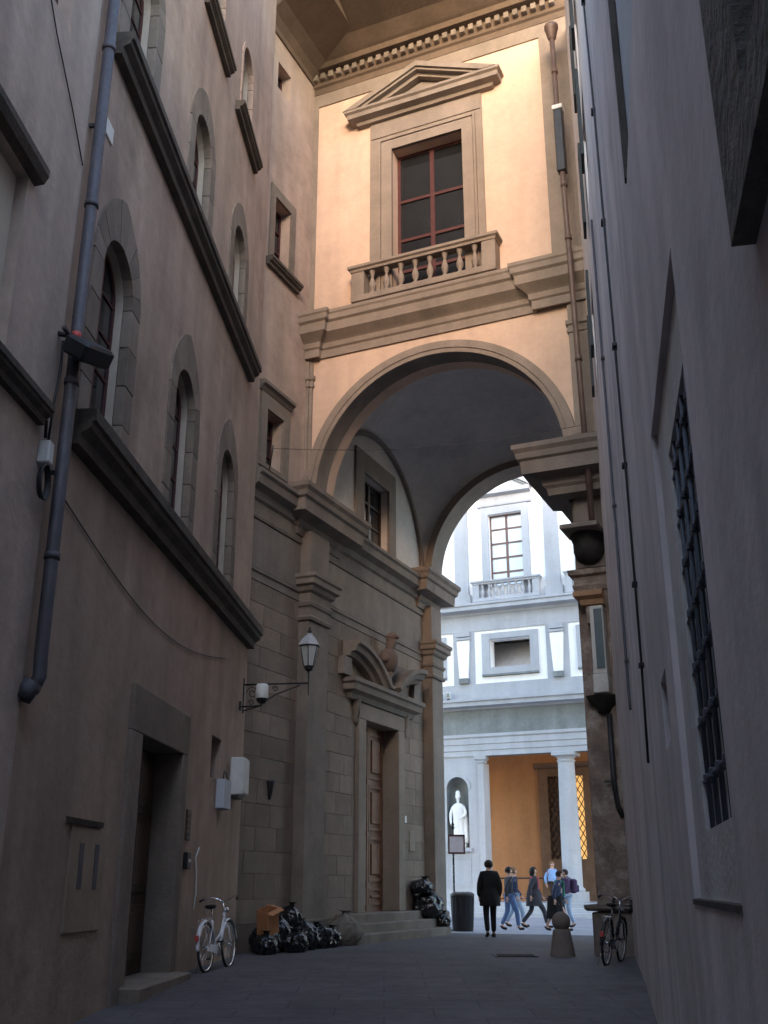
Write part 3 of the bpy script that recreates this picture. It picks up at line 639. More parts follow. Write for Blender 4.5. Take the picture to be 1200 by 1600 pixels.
for k in list(K) + [K[-1] + 1]:
    x = X0 + BAY*k
    MB().box(x-.33, x+.33, -.10, .02, 13.26, 21.2).box(x-.42, x+.42, -.14, .02, 13.26, 13.7).build('pilaster', S_COURT, UB)
    MB().box(x-.5, x+.5, -.04, .02, 9.62, 12.0).build('bracket_backing', S_COURT, UB)
    MB().prism([(x-.20, 9.9), (x+.20, 9.9), (x+.30, 11.6), (x-.30, 11.6)], -.16, .0).build('bracket_pilaster', P_COURT, UB)
    MB().box(x-.33, x+.33, -.22, .0, 11.62, 11.72).box(x-.31, x+.31, -.19, .0, 11.78, 12.0).build('bracket_cap', S_COURT, UB)
    MB().box(x-.22, x+.22, -.2, .0, 9.66, 9.88).build('bracket_foot', S_COURTD, UB)
    if k % 3 == 0:   # niche pier
        x -= .48
        hole = [(x-.50, 2.72), (x+.50, 2.72)] + arc(x, 5.15, .50, 0, math.pi, 14)
        MB().prism(rect(x-1.12, x+1.12, .55, 6.5), 0, .75, [hole]).build('niche_pier', S_COURT, UB)
        nb = MB()
        prof = [(.50, z) for z in (2.72, 5.15)]
        nb.lathe((x, .04, 0), prof, 14, 0, math.pi); nb.lathe((x, .04, 5.15), [(.5*math.cos(t*math.pi/16), .5*math.sin(t*math.pi/16)) for t in range(9)], 14, 0, math.pi)
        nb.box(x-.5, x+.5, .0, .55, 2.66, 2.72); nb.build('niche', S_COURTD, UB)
        MB().ring(x, 5.15, [(.50, -.05), (.62, -.05), (.62, .01), (.50, .01)], 0, math.pi, 16).build('niche_archivolt', S_COURT, UB)
        MB().box(x-.62, x+.62, -.14, .02, 2.55, 2.72, .01).build('niche_sill', S_COURT, UB)
        MB().prism(rect(x-.55, x+.55, 1.15, 2.35), -.025, .01, [rect(x-.47, x+.47, 1.23, 2.27)]).build('apron_panel', S_COURT, UB)
        MB().box(x-1.28, x+1.28, -.12, .8, .55, .95, .02).build('pier_base', S_COURT, UB)
        for s in (-1, 1):
            MB().box(x+s*1.12-.12, x+s*1.12+.12, -.10, .7, .95, 6.2, .01).build('pier_pilaster', S_COURT, UB)
            MB().moulding([(x+s*1.12-.12, .3), (x+s*1.12-.12, -.10), (x+s*1.12+.12, -.10), (x+s*1.12+.12, .3)], [(-.1, 6.15), (.05, 6.2), (.05, 6.28), (.12, 6.34), (.12, 6.49), (-.1, 6.49)]).build('pier_capital', S_COURT, UB)
    else:
        MB().box(x-.52, x+.52, -.22, .82, .55, .98, .01).build('column_plinth', S_COURT, UB)
        MB().lathe((x, .30, 0), [(.47, .98), (.5, 1.03), (.47, 1.1), (.41, 1.14), (.40, 1.2), (.40, 2.6), (.385, 4), (.345, 6.05), (.345, 6.1), (.39, 6.13), (.39, 6.17), (.35, 6.2), (.36, 6.26), (.45, 6.35)], 20).build('column_shaft', S_COURT, UB)
        MB().box(x-.5, x+.5, -.20, .8, 6.35, 6.5, .01).build('column_capital', S_COURT, UB)
for i in range(3):
    MB().box(xl, xr, -1.05 + .34*i, 5.7, -.2 + (.185*i), .185*(i+1), .015).build('step', S_COURT, UB)
# grilled windows at the back of the loggia, one leaf lit from inside
LSTONE = mat('brown loggia stone', (.15, .095, .065), .85, .2, 2, .3); AMBER = emit('amber lit pane', (1.0, .55, .18), .10); DIM = mat('dim brown pane', (.10, .055, .03), .5, .2, 3, .05)
for k in (0, 1):
    c = X0 + BAY*k + 2.88; lo, hi, z0, z1 = c-.85, c+.85, 2.35, 6.05
    MB().prism(rect(c-1.3, c+1.3, .57, 6.42), 5.42, 5.61, [rect(lo, hi, z0, z1)]).build('grille_surround', LSTONE, UB)
    MB().moulding([(c-1.45, 5.42), (c+1.45, 5.42)], [(-.02, 6.43), (.12, 6.45), (.2, 6.56), (.2, 6.66), (-.02, 6.68)]).build('grille_hood', LSTONE, UB)
    for (p, q, m) in ((lo, c-.02, DIM), (c+.02, hi, AMBER)):
        gp = MB().box(p, q, 5.585, 5.598, z0, z1).build('grilled_pane', m, UB)
        for i in range(-12, 16):
            for s_ in (-1, 1):
                x0 = p + .26*i if s_ > 0 else q - .26*i; x1 = x0 + s_*(z1-z0)*.6
                t0, t1 = sorted(((p - x0)/(x1 - x0), (q - x0)/(x1 - x0))); t0 = max(0, t0); t1 = min(1, t1)
                if t1 - t0 > .02: MB().tube([(x0+(x1-x0)*t0, 5.54, z0+(z1-z0)*t0), (x0+(x1-x0)*t1, 5.54, z0+(z1-z0)*t1)], .020, 4).build('lattice_bar', IRON, gp)
    MB().box(c-.03, c+.03, 5.50, 5.58, z0, z1).build('mullion', LSTONE, UB)

# ================================================================== things on the walls
# downpipe between the two houses
t = fthing('L', 'downpipe', 'long grey painted downpipe between the beige house and the plaster palazzo', 'downpipe', -11.3, 0, 0)
MB().tube([(0, -.13, 14.5), (0, -.13, 3.25), (.0, -.14, 3.05), (-.05, -.10, 2.9)], .068, 12).build('pipe', PIPE, t)
for z in (4.2, 6.1, 8.3, 10.5, 12.9): MB().tube([(0, -.13, z), (0, -.13, z+.07)], .08, 12).build('collar', PIPE, t)
for z in (5.1, 9.4, 14): MB().box(-.02, .02, -.13, .01, z, z+.04).build('wall_bracket', IRON, t)
MB().tube([(-.05, -.10, 2.98), (-.09, -.03, 2.82)], [.10, .09], 10).build('outlet_shoe', PIPE, t)
# second pipe at the arch corner
t = fthing('F', 'copper_downpipe', 'brown copper downpipe with hopper head at the corner of the arch building', 'downpipe', 6.74, -.68, 0)
MB().tube([(.0, 0, 20.3), (.01, 0, 18.2), (.08, 0, 12.8), (.14, 0, 8.02)], .06, 10).build('pipe', PIPEB, t)
MB().lathe((.0, 0, 20.2), [(.06, 0), (.1, .05), (.15, .3), (.17, .34), (.17, .42), (0, .42)], 12).build('hopper_head', PIPEB, t)
MB().box(-.10, .02, -.03, .05, 20.5, 20.58).build('overflow_spout', PIPEB, t)
for z in (19.2, 14.6, 11.6, 9.2, 16.0): MB().tube([((20.3-z)*.0115, 0, z), ((20.3-z)*.0115, 0, z+.12)], .078, 10).build('collar', PIPEB, t)
MB().box(-.07, .13, -.10, .12, 16.4, 18.1, .02).build('dark_sheath', IRON, t)
MB().box(-.09, .15, -.12, .14, 18.1, 18.22, .01).build('sheath_cap', PLAST_W, t)
# floodlight
t = fthing('L', 'floodlight', 'unlit black floodlight with two lenses clamped to the grey downpipe', 'floodlight', -11.42, -.32, 6.42)
b = MB().box(-.24, .24, -.16, .16, -.10, .10, .03).build('housing', PLAST_K, t); b.rotation_euler = (R(35), R(-14), R(-18))
for x in (-.085, .085): MB().lathe((0, 0, 0), [(0, -.02), (.065, -.015), (.075, .0), (0, .01)], 14).build('lens', GLASS, b).location = (x, 0, -.10)
MB().tube([(-.04, .10, .06), (-.08, .22, .16), (-.10, .34, .18)], .028, 8).build('arm', PLAST_K, t)
MB().lathe((-.06, .12, .16), [(0, -.05), (.045, -.04), (.045, .04), (0, .05)], 10).build('red_knob', mat('red plastic', (.5, .08, .07), .5, .1, 4, 0), t)
MB().box(-.22, -.02, .18, .22, .16, .19).build('fin', PIPE, t)
# cable box with coiled leads
t = fthing('L', 'cable_box', 'small white cable box with a black coil of leads beside the downpipe', 'cable box', -11.62, -.06, 5.0)
MB().box(-.06, .06, -.08, .05, .08, .32, .015).build('box', PLAST_W, t)
cl = MB()
for k in range(4):
    cl.tube([(.10*math.cos(a)*(1+.06*k) - .04, -.03 - .012*k, -.12 + .16*math.sin(a)*(1+.04*k)) for a in [2*math.pi*i/18 for i in range(18)]], .013, 6, closed=True)
cl.build('lead_coil', PLAST_K, t)
MB().tube([(-.05, -.02, .34), (-.10, -.03, .5), (-.25, -.02, .56)], .018, 6).tube([(.02, -.02, .3), (.03, -.03, .8), (.12, -.02, 1.15), (.10, -.02, 1.5)], .014, 6).build('lead', PLAST_K, t)
# sagging cable over the palazzo wall
pts = [(-10.9 + 8.2*i/24, -.02, 5.0 - 1.75*.5*math.sin(math.pi*(i/24))*.55 - .0*i) for i in range(25)]
o = MB().tube([wp('L', *p) for p in pts], .008, 5).build('sagging_cable', PLAST_K); tag(o, 'thin black cable sagging across the palazzo wall below the sill course', 'cable')
# thin conductor on the beige house
o = MB().tube([wp('L', x, -.04, z) for x, z in ((-13.2, 10.3), (-12.5, 9.6), (-11.9, 9.15), (-11.45, 8.75))], .008, 5).build('house_cable', PLAST_K); tag(o, 'thin cable slanting down the beige house to the downpipe', 'cable')
# lantern on a scrolled bracket
t = fthing('L', 'wall_lantern', 'glass street lantern on a scrolled iron bracket at the palazzo corner', 'street lamp', -.95, 0, 4.85)
bk = MB().tube([(0, .0, .0), (0, -1.26, .02)], .018, 6)
bk.box(-.03, .03, -.02, .01, -.55, .12)
bk.tube([(0, -.02, -.5), (0, -.3, -.42), (0, -.62, -.2), (0, -1.1, -.02)], .014, 6)
for (cy, cz, r) in ((-.18, -.16, .12), (-.42, -.12, .09), (-.62, -.08, .06), (-.16, -.34, .06)):
    bk.tube([(0, cy + r*(1-i/30)*math.cos(i*.42), cz + r*(1-i/30)*math.sin(i*.42)) for i in range(24)], .009, 5)
bk.build('bracket', IRON, t)
MB().tube([(0, -1.26, -.22), (0, -1.26, .30)], [.008, .022], 8).lathe((0, -1.26, .24), [(.02, 0), (.09, .04), (.1, .1), (0, .1)], 6, smooth=False).build('stem', IRON, t)
def hexp(r, z, a): return (r*math.cos(a), -1.26 + r*math.sin(a), z)
cage = MB()
for i in range(6):
    a = i*math.pi/3
    cage.tube([hexp(.105, .34, a), hexp(.185, .74, a)], .010, 5)
    cage.tube([hexp(.185, .74, a), hexp(.185, .74, a+math.pi/3)], .014, 5); cage.tube([hexp(.105, .34, a), hexp(.105, .34, a+math.pi/3)], .010, 5)
cage = cage.build('lamp_cage', IRON, t)
for i in range(6):
    a, b = i*math.pi/3 + .05, (i+1)*math.pi/3 - .05
    q = [hexp(.104, .35, a), hexp(.104, .35, b), hexp(.18, .735, b), hexp(.18, .735, a)]
    p = MB().add(q + [(x*.97, -1.26 + (y+1.26)*.97, z) for x, y, z in q], [(0, 1, 2, 3), (7, 6, 5, 4), (0, 4, 5, 1), (1, 5, 6, 2), (2, 6, 7, 3), (3, 7, 4, 0)]); p.build('pane', LAMPGLASS, cage)
MB().lathe((0, -1.26, 0), [(.23, .745), (.22, .77), (.16, .86), (.10, .93), (.06, .95), (.06, .99), (0, .99)], 6, smooth=False).build('cap', mat('pale zinc', (.42, .43, .44), .45, .1, 4, .1, metal=.3), t)
MB().lathe((0, -1.26, .99), [(.03, 0), (.05, .04), (.02, .08), (.03, .1), (0, .14)], 10).build('finial', IRON, t)
# security camera
t = fthing('L', 'security_camera', 'white dome security camera under the lantern bracket', 'security camera', -1.25, -.42, 4.45)
MB().lathe((0, 0, .08), [(.11, 0), (.12, .02), (.12, .24), (.10, .27), (0, .28)], 16).build('housing', PLAST_W, t)
MB().lathe((0, 0, .08), [(.112, 0), (.10, -.05), (.06, -.09), (0, -.105)], 16).build('dome', GLASS, t)
MB().tube([(0, .0, -.05), (-.02, .2, -.07), (-.02, .42, -.07)], .018, 6).box(-.07, .03, .38, .42, -.14, .02).build('arm', IRON, t)
# boxes by the corner
t = fthing('L', 'meter_cabinet', 'white meter cabinet on the palazzo wall below the security camera', 'cabinet', -1.62, 0, 2.72)
MB().box(-.22, .22, -.26, .0, 0, .66, .02).build('body', PLAST_W, t); MB().box(-.19, .19, -.275, -.262, .03, .62, .006).build('door', PLAST_W, t)
MB().box(-.25, .30, -.16, .0, -.05, -.004).build('shelf', IRON, t)
t = fthing('L', 'notice_board', 'pale blue grey notice sheet on a board below the small dark window', 'notice', -2.62, -.10, 2.42)
MB().box(-.26, .26, -.05, .10, 0, .48, .008).build('board', mat('pale blue grey sheet', (.48, .51, .56), .7, .06, 4, .05), t)
MB().tube([(-.22, 0, .47), (-.05, .02, .62), (.05, .02, .62), (.22, 0, .47)], .012, 6).build('hanger', IRON, t)
t = fthing('L', 'intercom', 'dark brass intercom panel beside the palazzo door', 'intercom', -4.72, 0, 1.55)
MB().box(-.12, .12, -.03, .0, .28, .72, .008).build('panel', mat('dull brass', (.10, .075, .05), .5, .2, 5, .1, metal=.4), t)
for i in range(4): MB().box(-.06, .06, -.04, -.028, .34 + .09*i, .38 + .09*i).build('button', PIPE, t)
mbx = fthing('L', 'letter_slot', 'small black letter box with pale slot below the intercom', 'letter box', -4.74, 0, 1.42)
MB().box(-.11, .11, -.07, .0, 0, .24, .012).build('body', PLAST_K, mbx); MB().box(-.07, .07, -.078, -.068, .10, .14).build('slot', PLAST_W, mbx)
o = MB().tube([wp('L', x, -.02, z) for x, z in ((-4.1, .85), (-4.0, 1.1), (-4.05, 1.4), (-4.15, 1.6), (-3.95, 1.75))], .012, 6).build('white_cable', PLAST_W); tag(o, 'short white cable hanging loose on the wall above the white bicycle', 'cable')
# wire across the arch
a, b = wp('C', -2.85, -.42, 10.1), wp('F', 6.85, -.3, 10.3)
pts = [a.lerp(b, i/20) - Vector((0, 0, .25*math.sin(math.pi*i/20))) for i in range(21)]
o = MB().tube(pts, .007, 5).build('overhead_wire', PLAST_K); tag(o, 'thin overhead wire strung across the street before the arch', 'wire')
o = MB().tube([wp('C', -2.85, -.35, 9.62), wp('C', -2.85, -.42, 10.1), wp('C', -2.85, -.42, 10.18)], .014, 6).build('wire_post', IRON); tag(o, 'short iron post on the church cornice holding the overhead wire', 'post')
# cable on the cool grey wall
t = fthing('R', 'wall_cable', 'dark cable with clips running down the cool grey palazzo wall', 'cable', 12.4, 0, 0)
MB().tube([(-.9, -.02, 14), (-.5, -.02, 10.8), (-.05, -.022, 8.6), (.1, -.02, 6), (.2, -.02, 4.5), (.12, -.02, 3), (.05, -.025, 2.4), (-.15, -.02, 2.15)], .011, 6).build('cable_run', PLAST_K, t)
for z in (2.9, 3.6, 4.7, 5.9, 7.4, 8.9, 10.6):
    x = .05 if z < 6 else -(z - 6)*.11
    MB().box(x, x+.10, -.045, .0, z, z+.03).build('clip', PLAST_K, t)
t = fthing('R', 'gas_pipe', 'slim grey gas pipe fixed to the cool grey wall past the cable', 'pipe', 9.2, 0, 0)
MB().tube([(0, -.03, 9.6), (.0, -.03, 3.2), (.1, -.03, 3.05)], .016, 6).build('pipe_run', PIPE, t)
for z in (3.6, 5.5, 7.5): MB().box(-.03, .03, -.05, .0, z, z+.03).build('clip', IRON, t)

# dark console and street shrine on the free pier
t = fthing('F', 'stone_console', 'dark bowl-shaped stone console with a slab under the copper downpipe', 'console', 6.66, 0, 7.3)
MB().box(-.42, .34, -.80, .0, .60, .70, .015).build('slab', S_CHTRIM, t)
MB().lathe((0, 0, 0), [(0, .0), (.14, .02), (.27, .12), (.33, .28), (.33, .46), (.38, .6)], 16, math.pi, 2*math.pi, 1, 1.5).build('bowl', mat('sooty stone', (.03, .028, .026), .9, .3, 3, .4), t)
t = fthing('F', 'street_shrine', 'small weathered tabernacle shrine with glazed panel on the rubble pier', 'shrine', 6.72, 0, 4.55)
MB().box(-.10, .16, -.30, .0, .50, 1.85, .01).build('back_slab', SHINE_W, t)
MB().box(-.02, .14, -.32, -.30, .60, 1.78).build('glass_panel', mat('blue grey glass', (.10, .13, .14), .2, .1, 3, .05, spec=.5), t)
MB().moulding([(-.22, .0), (-.22, -.28), (.2, -.28)], [(-.05, 1.86), (.04, 1.88), (.06, 1.98), (.16, 2.04), (.16, 2.14), (-.05, 2.2)]).build('lintel', mat('orange-lit sandstone', (.34, .20, .11), .9, .2, 3, .4), t)  # warm light on the lintel is put into its orange colour
MB().box(-.18, -.08, -.28, .0, 1.5, 1.86, .02).build('corbel', BRICKY, t)
MB().box(-.12, .18, -.34, .0, .12, .49, .02).build('base_block', SHINE_W, t)
MB().lathe((0, 0, -.2), [(0, -.06), (.1, -.02), (.16, .1), (.26, .2), (.30, .30)], 12, math.pi, 2*math.pi, 1, 1.3, wob=lambda a, z: 1 + .12*math.sin(5*a + 9*z)).build('bracket', MATS['sooty stone'], t)
t = fthing('F', 'pier_pipe', 'black pipe stub running down the rubble pier below the shrine', 'pipe', 6.80, -.10, 0)
MB().tube([(.02, 0, 4.3), (.02, 0, 3.0), (.06, .02, 2.6), (.12, .1, 2.4)], .05, 8).build('pipe_run', IRON, t); MB().box(-.16, .0, -.01, .02, 3.02, 3.06).build('clip', IRON, t)

# ================================================================== lanterns lit inside the loggia
def loggia_lantern(k, label):
    t = fthing('U', 'loggia_lantern', label, 'lantern', X0 + BAY*(k+.5), 2.6, 7.5, 'lanterns in the loggia')
    MB().tube([(0, 0, .5), (0, 0, 4.2)], .012, 6).build('chain', IRON, t)
    MB().lathe((0, 0, 0), [(.16, .42), (.05, .52), (0, .54)], 6, smooth=False).lathe((0, 0, 0), [(0, -.02), (.11, 0), (.11, .02)], 6, smooth=False).build('cap', IRON, t)
    MB().lathe((0, 0, 0), [(.10, .02), (.14, .41)], 6, smooth=False).build('glass', emit('lantern glow', (1, .62, .28), .6) if 'lantern glow' not in MATS else MATS['lantern glow'], t)
    ld = bpy.data.lights.new('lantern_bulb', 'POINT'); ld.energy = LANT; ld.color = (1, .55, .22); ld.shadow_soft_size = .15
    lo = bpy.data.objects.new('lantern_bulb', ld); COL.objects.link(lo); lo.parent = t; lo.location = (0, -.0, -.15)
LANT = 4
for k in (-2, -1, 0, 1, 2): loggia_lantern(k, 'glowing amber lantern hanging in a loggia bay of the gallery wing')

# ================================================================== figures
SKINS = []
def skin_obj(name, V, E, root, m, parent, sub=1):
    """V: {key: (pos, radius)}; grows one continuous surface along the edges."""
    keys = list(V); idx = {k: i for i, k in enumerate(keys)}
    me = bpy.data.meshes.new(name); me.from_pydata([V[k][0] for k in keys], [(idx[a], idx[b]) for a, b in E], [])
    o = link(name, me, parent); md = o.modifiers.new('skin', 'SKIN'); md.use_smooth_shade = True
    for k, sv in zip(keys, me.skin_vertices[0].data):
        r = V[k][1]; sv.radius = r if isinstance(r, tuple) else (r, r); sv.use_root = (k == root)
    s = o.modifiers.new('sub', 'SUBSURF'); s.levels = sub; s.render_levels = sub
    SKINS.append((o, m)); return o
def hand(V, E, w, s, d, up, key):
    """palm and five curled fingers from wrist w; d = pointing direction, s = side."""
    w = Vector(w); d = Vector(d).normalized(); side = Vector((0, 1, 0)); inn = Vector((-s, 0, 0))
    V[key+'palm'] = (w + d*.05, .026); E.append((key, key+'palm'))
    V[key+'knk'] = (w + d*.085, .026); E.append((key+'palm', key+'knk'))
    for i, (o, ln) in enumerate(((-.030, .055), (-.010, .070), (.012, .075), (.032, .068))):
        b = w + d*.09 + side*o
        V[key+'f%d' % i] = (b + d*ln*.45 + inn*.006, .009); E.append((key+'knk', key+'f%d' % i))
        V[key+'g%d' % i] = (b + d*ln*.85 + inn*.03, .008); E.append((key+'f%d' % i, key+'g%d' % i))
    V[key+'t0'] = (w + d*.045 + side*.045, .011); E.append((key+'palm', key+'t0'))
    V[key+'t1'] = (w + d*.075 + side*.06 + inn*.015, .009); E.append((key+'t0', key+'t1'))
def person(label, loc, head, h, top, bottom, hair, stride=.5, style='trousers', coat=.86, lean=.0, swing=.12, longhair=False, shoe=LEATHER, bag=None, fat=1.0):
    t = thing('person', label, 'person', loc, head, 'people walking in the court beyond the arch')
    k = h / 1.72; t.scale = (k, k, k)
    hs = stride / 2
    L = {1: [(.09, .02, .90), (.10, hs*.62 + .05, .50), (.10, hs, .085), (.10, hs + .16, .035)],
         -1: [(-.09, -.02, .90), (-.10, -hs*.30 + .03, .49), (-.10, -hs, .10 + .05*stride), (-.10, -hs + .15, .035)]}
    A = {}
    for s in (1, -1):
        sw_ = -s*swing
        A[s] = [(s*.175, lean*.9, 1.405), (s*.235, lean*.7 - .04 + sw_, 1.13), (s*.215, lean*.6 + .07 + sw_*1.7, .90)]
    y = lambda z: lean * max(0, (z - .9)) / .5
    V = {'pel': ((0, 0, .93), .115), 'wai': ((0, y(1.1), 1.10), .11), 'che': ((0, y(1.3), 1.30), .13), 'nk': ((0, y(1.45), 1.455), .05),
         'sk': ((0, y(1.55)+.02, 1.545), .066), 'hd': ((0, y(1.62)+.03, 1.62), .088), 'tp': ((0, y(1.67)+.015, 1.675), .062), 'no': ((0, y(1.6)+.128, 1.595), .013), 'chin': ((0, y(1.55)+.075, 1.535), .03)}
    E = [('pel', 'wai'), ('wai', 'che'), ('che', 'nk'), ('nk', 'sk'), ('sk', 'hd'), ('hd', 'tp'), ('hd', 'no'), ('sk', 'chin')]
    for s in (1, -1):
        q = 'r' if s > 0 else 'l'
        V[q+'ear'] = ((s*.094, y(1.6)+.015, 1.60), .016); E.append(('hd', q+'ear'))
        for i, (n_, r) in enumerate((('hip', .085), ('kn', .055), ('an', .038), ('toe', .03))): V[q+n_] = (L[s][i], r)
        E += [('pel', q+'hip'), (q+'hip', q+'kn'), (q+'kn', q+'an'), (q+'an', q+'toe')]
        for i, (n_, r) in enumerate((('sh', .055), ('el', .038), ('wr', .027))): V[q+n_] = (A[s][i], r)
        E += [('che', q+'sh'), (q+'sh', q+'el'), (q+'el', q+'wr')]
        hand(V, E, A[s][2], s, Vector(A[s][2]) - Vector(A[s][1]), 0, q+'wr')
    skin_obj('body', V, E, 'pel', SKIN, t)
    V = {'a': ((0, y(coat)-.0, max(coat, .93)), .135*fat), 'b': ((0, y(1.05), 1.05), .14*fat), 'c': ((0, y(1.28), 1.27), .155*fat), 'd': ((0, y(1.44), 1.43), .085), 'e': ((0, y(1.49), 1.485), .07)}
    E = [('a', 'b'), ('b', 'c'), ('c', 'd'), ('d', 'e')]
    for s in (1, -1):
        q = 'r' if s > 0 else 'l'
        V[q+'s'] = (A[s][0], .085*fat); V[q+'e'] = (A[s][1], .064*fat); V[q+'w'] = (A[s][2], .05*fat); E += [('c', q+'s'), (q+'s', q+'e'), (q+'e', q+'w')]
        if coat > .8: V[q+'h'] = ((s*.075, y(coat), coat + .02), .115*fat); E.append(('a', q+'h'))
    skin_obj('jacket', V, E, 'b', top, t)
    if coat <= .8:
        MB().lathe((0, 0, 0), [(.125*fat, 1.10), (.155*fat, 1.0), (.165*fat, .9), (.18*fat, coat + .02), (.17*fat, coat)], 28, 0, 2*math.pi, 1.08, .95 + stride*.45, wob=lambda a, z: 1 + .03*math.sin(7*a + 5*z)).build('coat_hem', top, t)
    if style == 'skirt':
        def wb(a, z): return 1 + .05*math.sin(9*a + 3*z)
        pr = [(.14, 1.02), (.17, .92), (.19, .7), (.215, .45), (.235, .36), (.22, .355)]
        sk = MB().lathe((0, 0, 0), pr, 36, 0, 2*math.pi, .95, .95 + stride*.75, wob=wb).build('skirt', bottom, t)
    else:
        V = {'p': ((0, 0, .96), .125)}; E = []
        for s in (1, -1):
            q = 'r' if s > 0 else 'l'
            V[q+'a'] = (L[s][0], .105); V[q+'b'] = (L[s][1], .076); V[q+'c'] = ((L[s][2][0], L[s][2][1]-.005, L[s][2][2] + .02), .062); E += [('p', q+'a'), (q+'a', q+'b'), (q+'b', q+'c')]
        skin_obj('trousers', V, E, 'p', bottom, t)
    for s in (1, -1):
        a, f = Vector(L[s][2]), Vector(L[s][3])
        skin_obj('shoe', {'a': (a + Vector((0, -.03, .0)), .05), 'b': (a + Vector((0, -.035, -.045)), .04), 'c': (f + Vector((0, -.05, .01)), .045), 'd': (f + Vector((0, .02, .003)), .034)}, [('a', 'b'), ('b', 'c'), ('c', 'd')], 'b', shoe, t)
    # hair
    bmh = bmesh.new(); bmesh.ops.create_icosphere(bmh, subdivisions=3, radius=1)
    cy = y(1.63) + .012
    for v in list(bmh.verts):
        p = v.co; q = 1 + .05*noise.noise(p*3.1)
        v.co = Vector((p.x*.108*q, cy + p.y*.118*q, 1.645 + p.z*.105*q))
    bmesh.ops.delete(bmh, geom=[v for v in bmh.verts if (v.co.y > cy + .045 and v.co.z < 1.685) or v.co.z < (1.56 if not longhair else 1.5)], context='VERTS')
    if longhair:
        for v in bmh.verts:
            if v.co.y < cy and v.co.z < 1.63: v.co.z -= (1.63 - v.co.z)*1.6; v.co.y -= .02
    me = bpy.data.meshes.new('hair'); bmh.to_mesh(me); bmh.free(); me.materials.append(hair)
    me.polygons.foreach_set('use_smooth', [True]*len(me.polygons))
    ho = link('hair', me, t); sm = ho.modifiers.new('thick', 'SOLIDIFY'); sm.thickness = .02; sm.offset = -1
    for s in (1, -1): MB().lathe((s*.033, y(1.62)+.112, 1.625), [(0, -.011), (.010, -.005), (.010, .005), (0, .011)], 8).build('eye', PLAST_K, t)
    return t
HK = mat('dark hair', (.02, .015, .012), .55, .2, 8, .2, 60); HB = mat('sandy hair', (.20, .12, .06), .6, .2, 8, .2, 60)
def cloth(n_, c): return mat(n_, c, .9, .12, 5, .25, 60)
BLACKC, NAVY, GREYC, JEANS, PJEANS = cloth('black wool', (.012, .012, .013)), cloth('navy cloth', (.035, .045, .09)), cloth('charcoal cloth', (.045, .045, .055)), cloth('blue denim', (.10, .17, .33)), cloth('pale denim', (.28, .38, .52))
SKYB, PURP, DKB, GREENC, PINKC = cloth('light blue shirt', (.22, .36, .62)), cloth('plum jacket', (.07, .04, .09)), cloth('dark brown cloth', (.035, .022, .018)), cloth('green scarf', (.03, .18, .12)), cloth('pink scarf', (.5, .12, .16))
E90 = R(90)
person('person in a long black coat walking away under the arch', (2.62, 27.6, 0), R(8), 1.78, BLACKC, BLACKC, HK, .22, coat=.70, swing=.05, fat=1.28)
person('person in a navy jacket and blue jeans beside the black-coated walker', (3.62, 32.2, 0), R(-80), 1.70, GREYC, JEANS, HK, .45)
person('person in a dark blue jacket and jeans walking behind the woman in the long coat', (4.05, 34.6, 0), R(-85), 1.72, NAVY, PJEANS, DKB and HB, .5)
person('person in a dark long coat and pink scarf striding across the court', (4.55, 33.8, 0), R(-88), 1.72, GREYC, GREYC, HK, .72, style='trousers', coat=.62, fat=1.1, longhair=True)
person('person in a long black skirt and dark jacket leaning forward mid-stride', (4.86, 31.6, 0), R(-86), 1.58, NAVY, BLACKC, DKB, .62, style='skirt', lean=.10)
person('person in pale jeans and plum jacket carrying a backpack', (5.60, 34.2, 0), R(100), 1.66, PURP, PJEANS, HK, .35)
w = wp('U', 2.55, -.35, .37)
person('person in a light blue shirt standing on the loggia steps', tuple(w), R(-150), 1.74, SKYB, DKB, HB, .12)
# scarves
for (px_, py_, hd, m, lab, z_) in ((4.55, 33.8, R(-88), PINKC, 'pink scarf round the neck of the striding long-coated person', 1.47), (4.86, 31.6, R(-86), GREENC, 'green scarf hanging from the leaning person in the black skirt', 1.34)):
    t = thing('scarf', lab, 'scarf', (px_, py_, 0), hd)
    y0 = .0 if m is PINKC else .10
    MB().lathe((0, y0, z_-.05), [(.075, -.03), (.105, -.01), (.11, .03), (.08, .06)], 16).build('loop', m, t)
    MB().box(-.06, .06, y0+.12, y0+.17, z_-.42, z_-.02, .02).build('tail', m, t)
t = thing('backpack', 'dark backpack with a pink patch on the person in pale jeans', 'backpack', (5.60, 34.2, 0), R(100))
MB().box(-.15, .15, -.34, -.15, .98, 1.40, .05).build('pack', PURP, t); MB().box(-.10, .10, -.40, -.33, 1.02, 1.22, .03).build('pocket', NAVY, t)
MB().box(-.07, .07, -.352, -.34, 1.26, 1.36, .004).build('patch', PINKC, t)
for s in (-.1, .1): MB().tube([(s, -.16, 1.38), (s, -.02, 1.47), (s, .16, 1.36), (s, .17, 1.2), (s, -.15, 1.05)], .018, 6).build('strap', NAVY, t)

# iron rail inside the loggia
t = fthing('U', 'loggia_rail', 'low dark iron rail between the loggia pier and the column', 'railing', -.2, 1.1, .555)
MB().tube([(0, 0, .95), (3.2, 0, .95)], .03, 8).build('top_rail', IRON, t); MB().tube([(0, 0, .15), (3.2, 0, .15)], .018, 6).build('bottom_rail', IRON, t)
for i in range(5): MB().tube([(.05 + .77*i, 0, 0), (.05 + .77*i, 0, .95)], .022, 6).build('post', IRON, t)
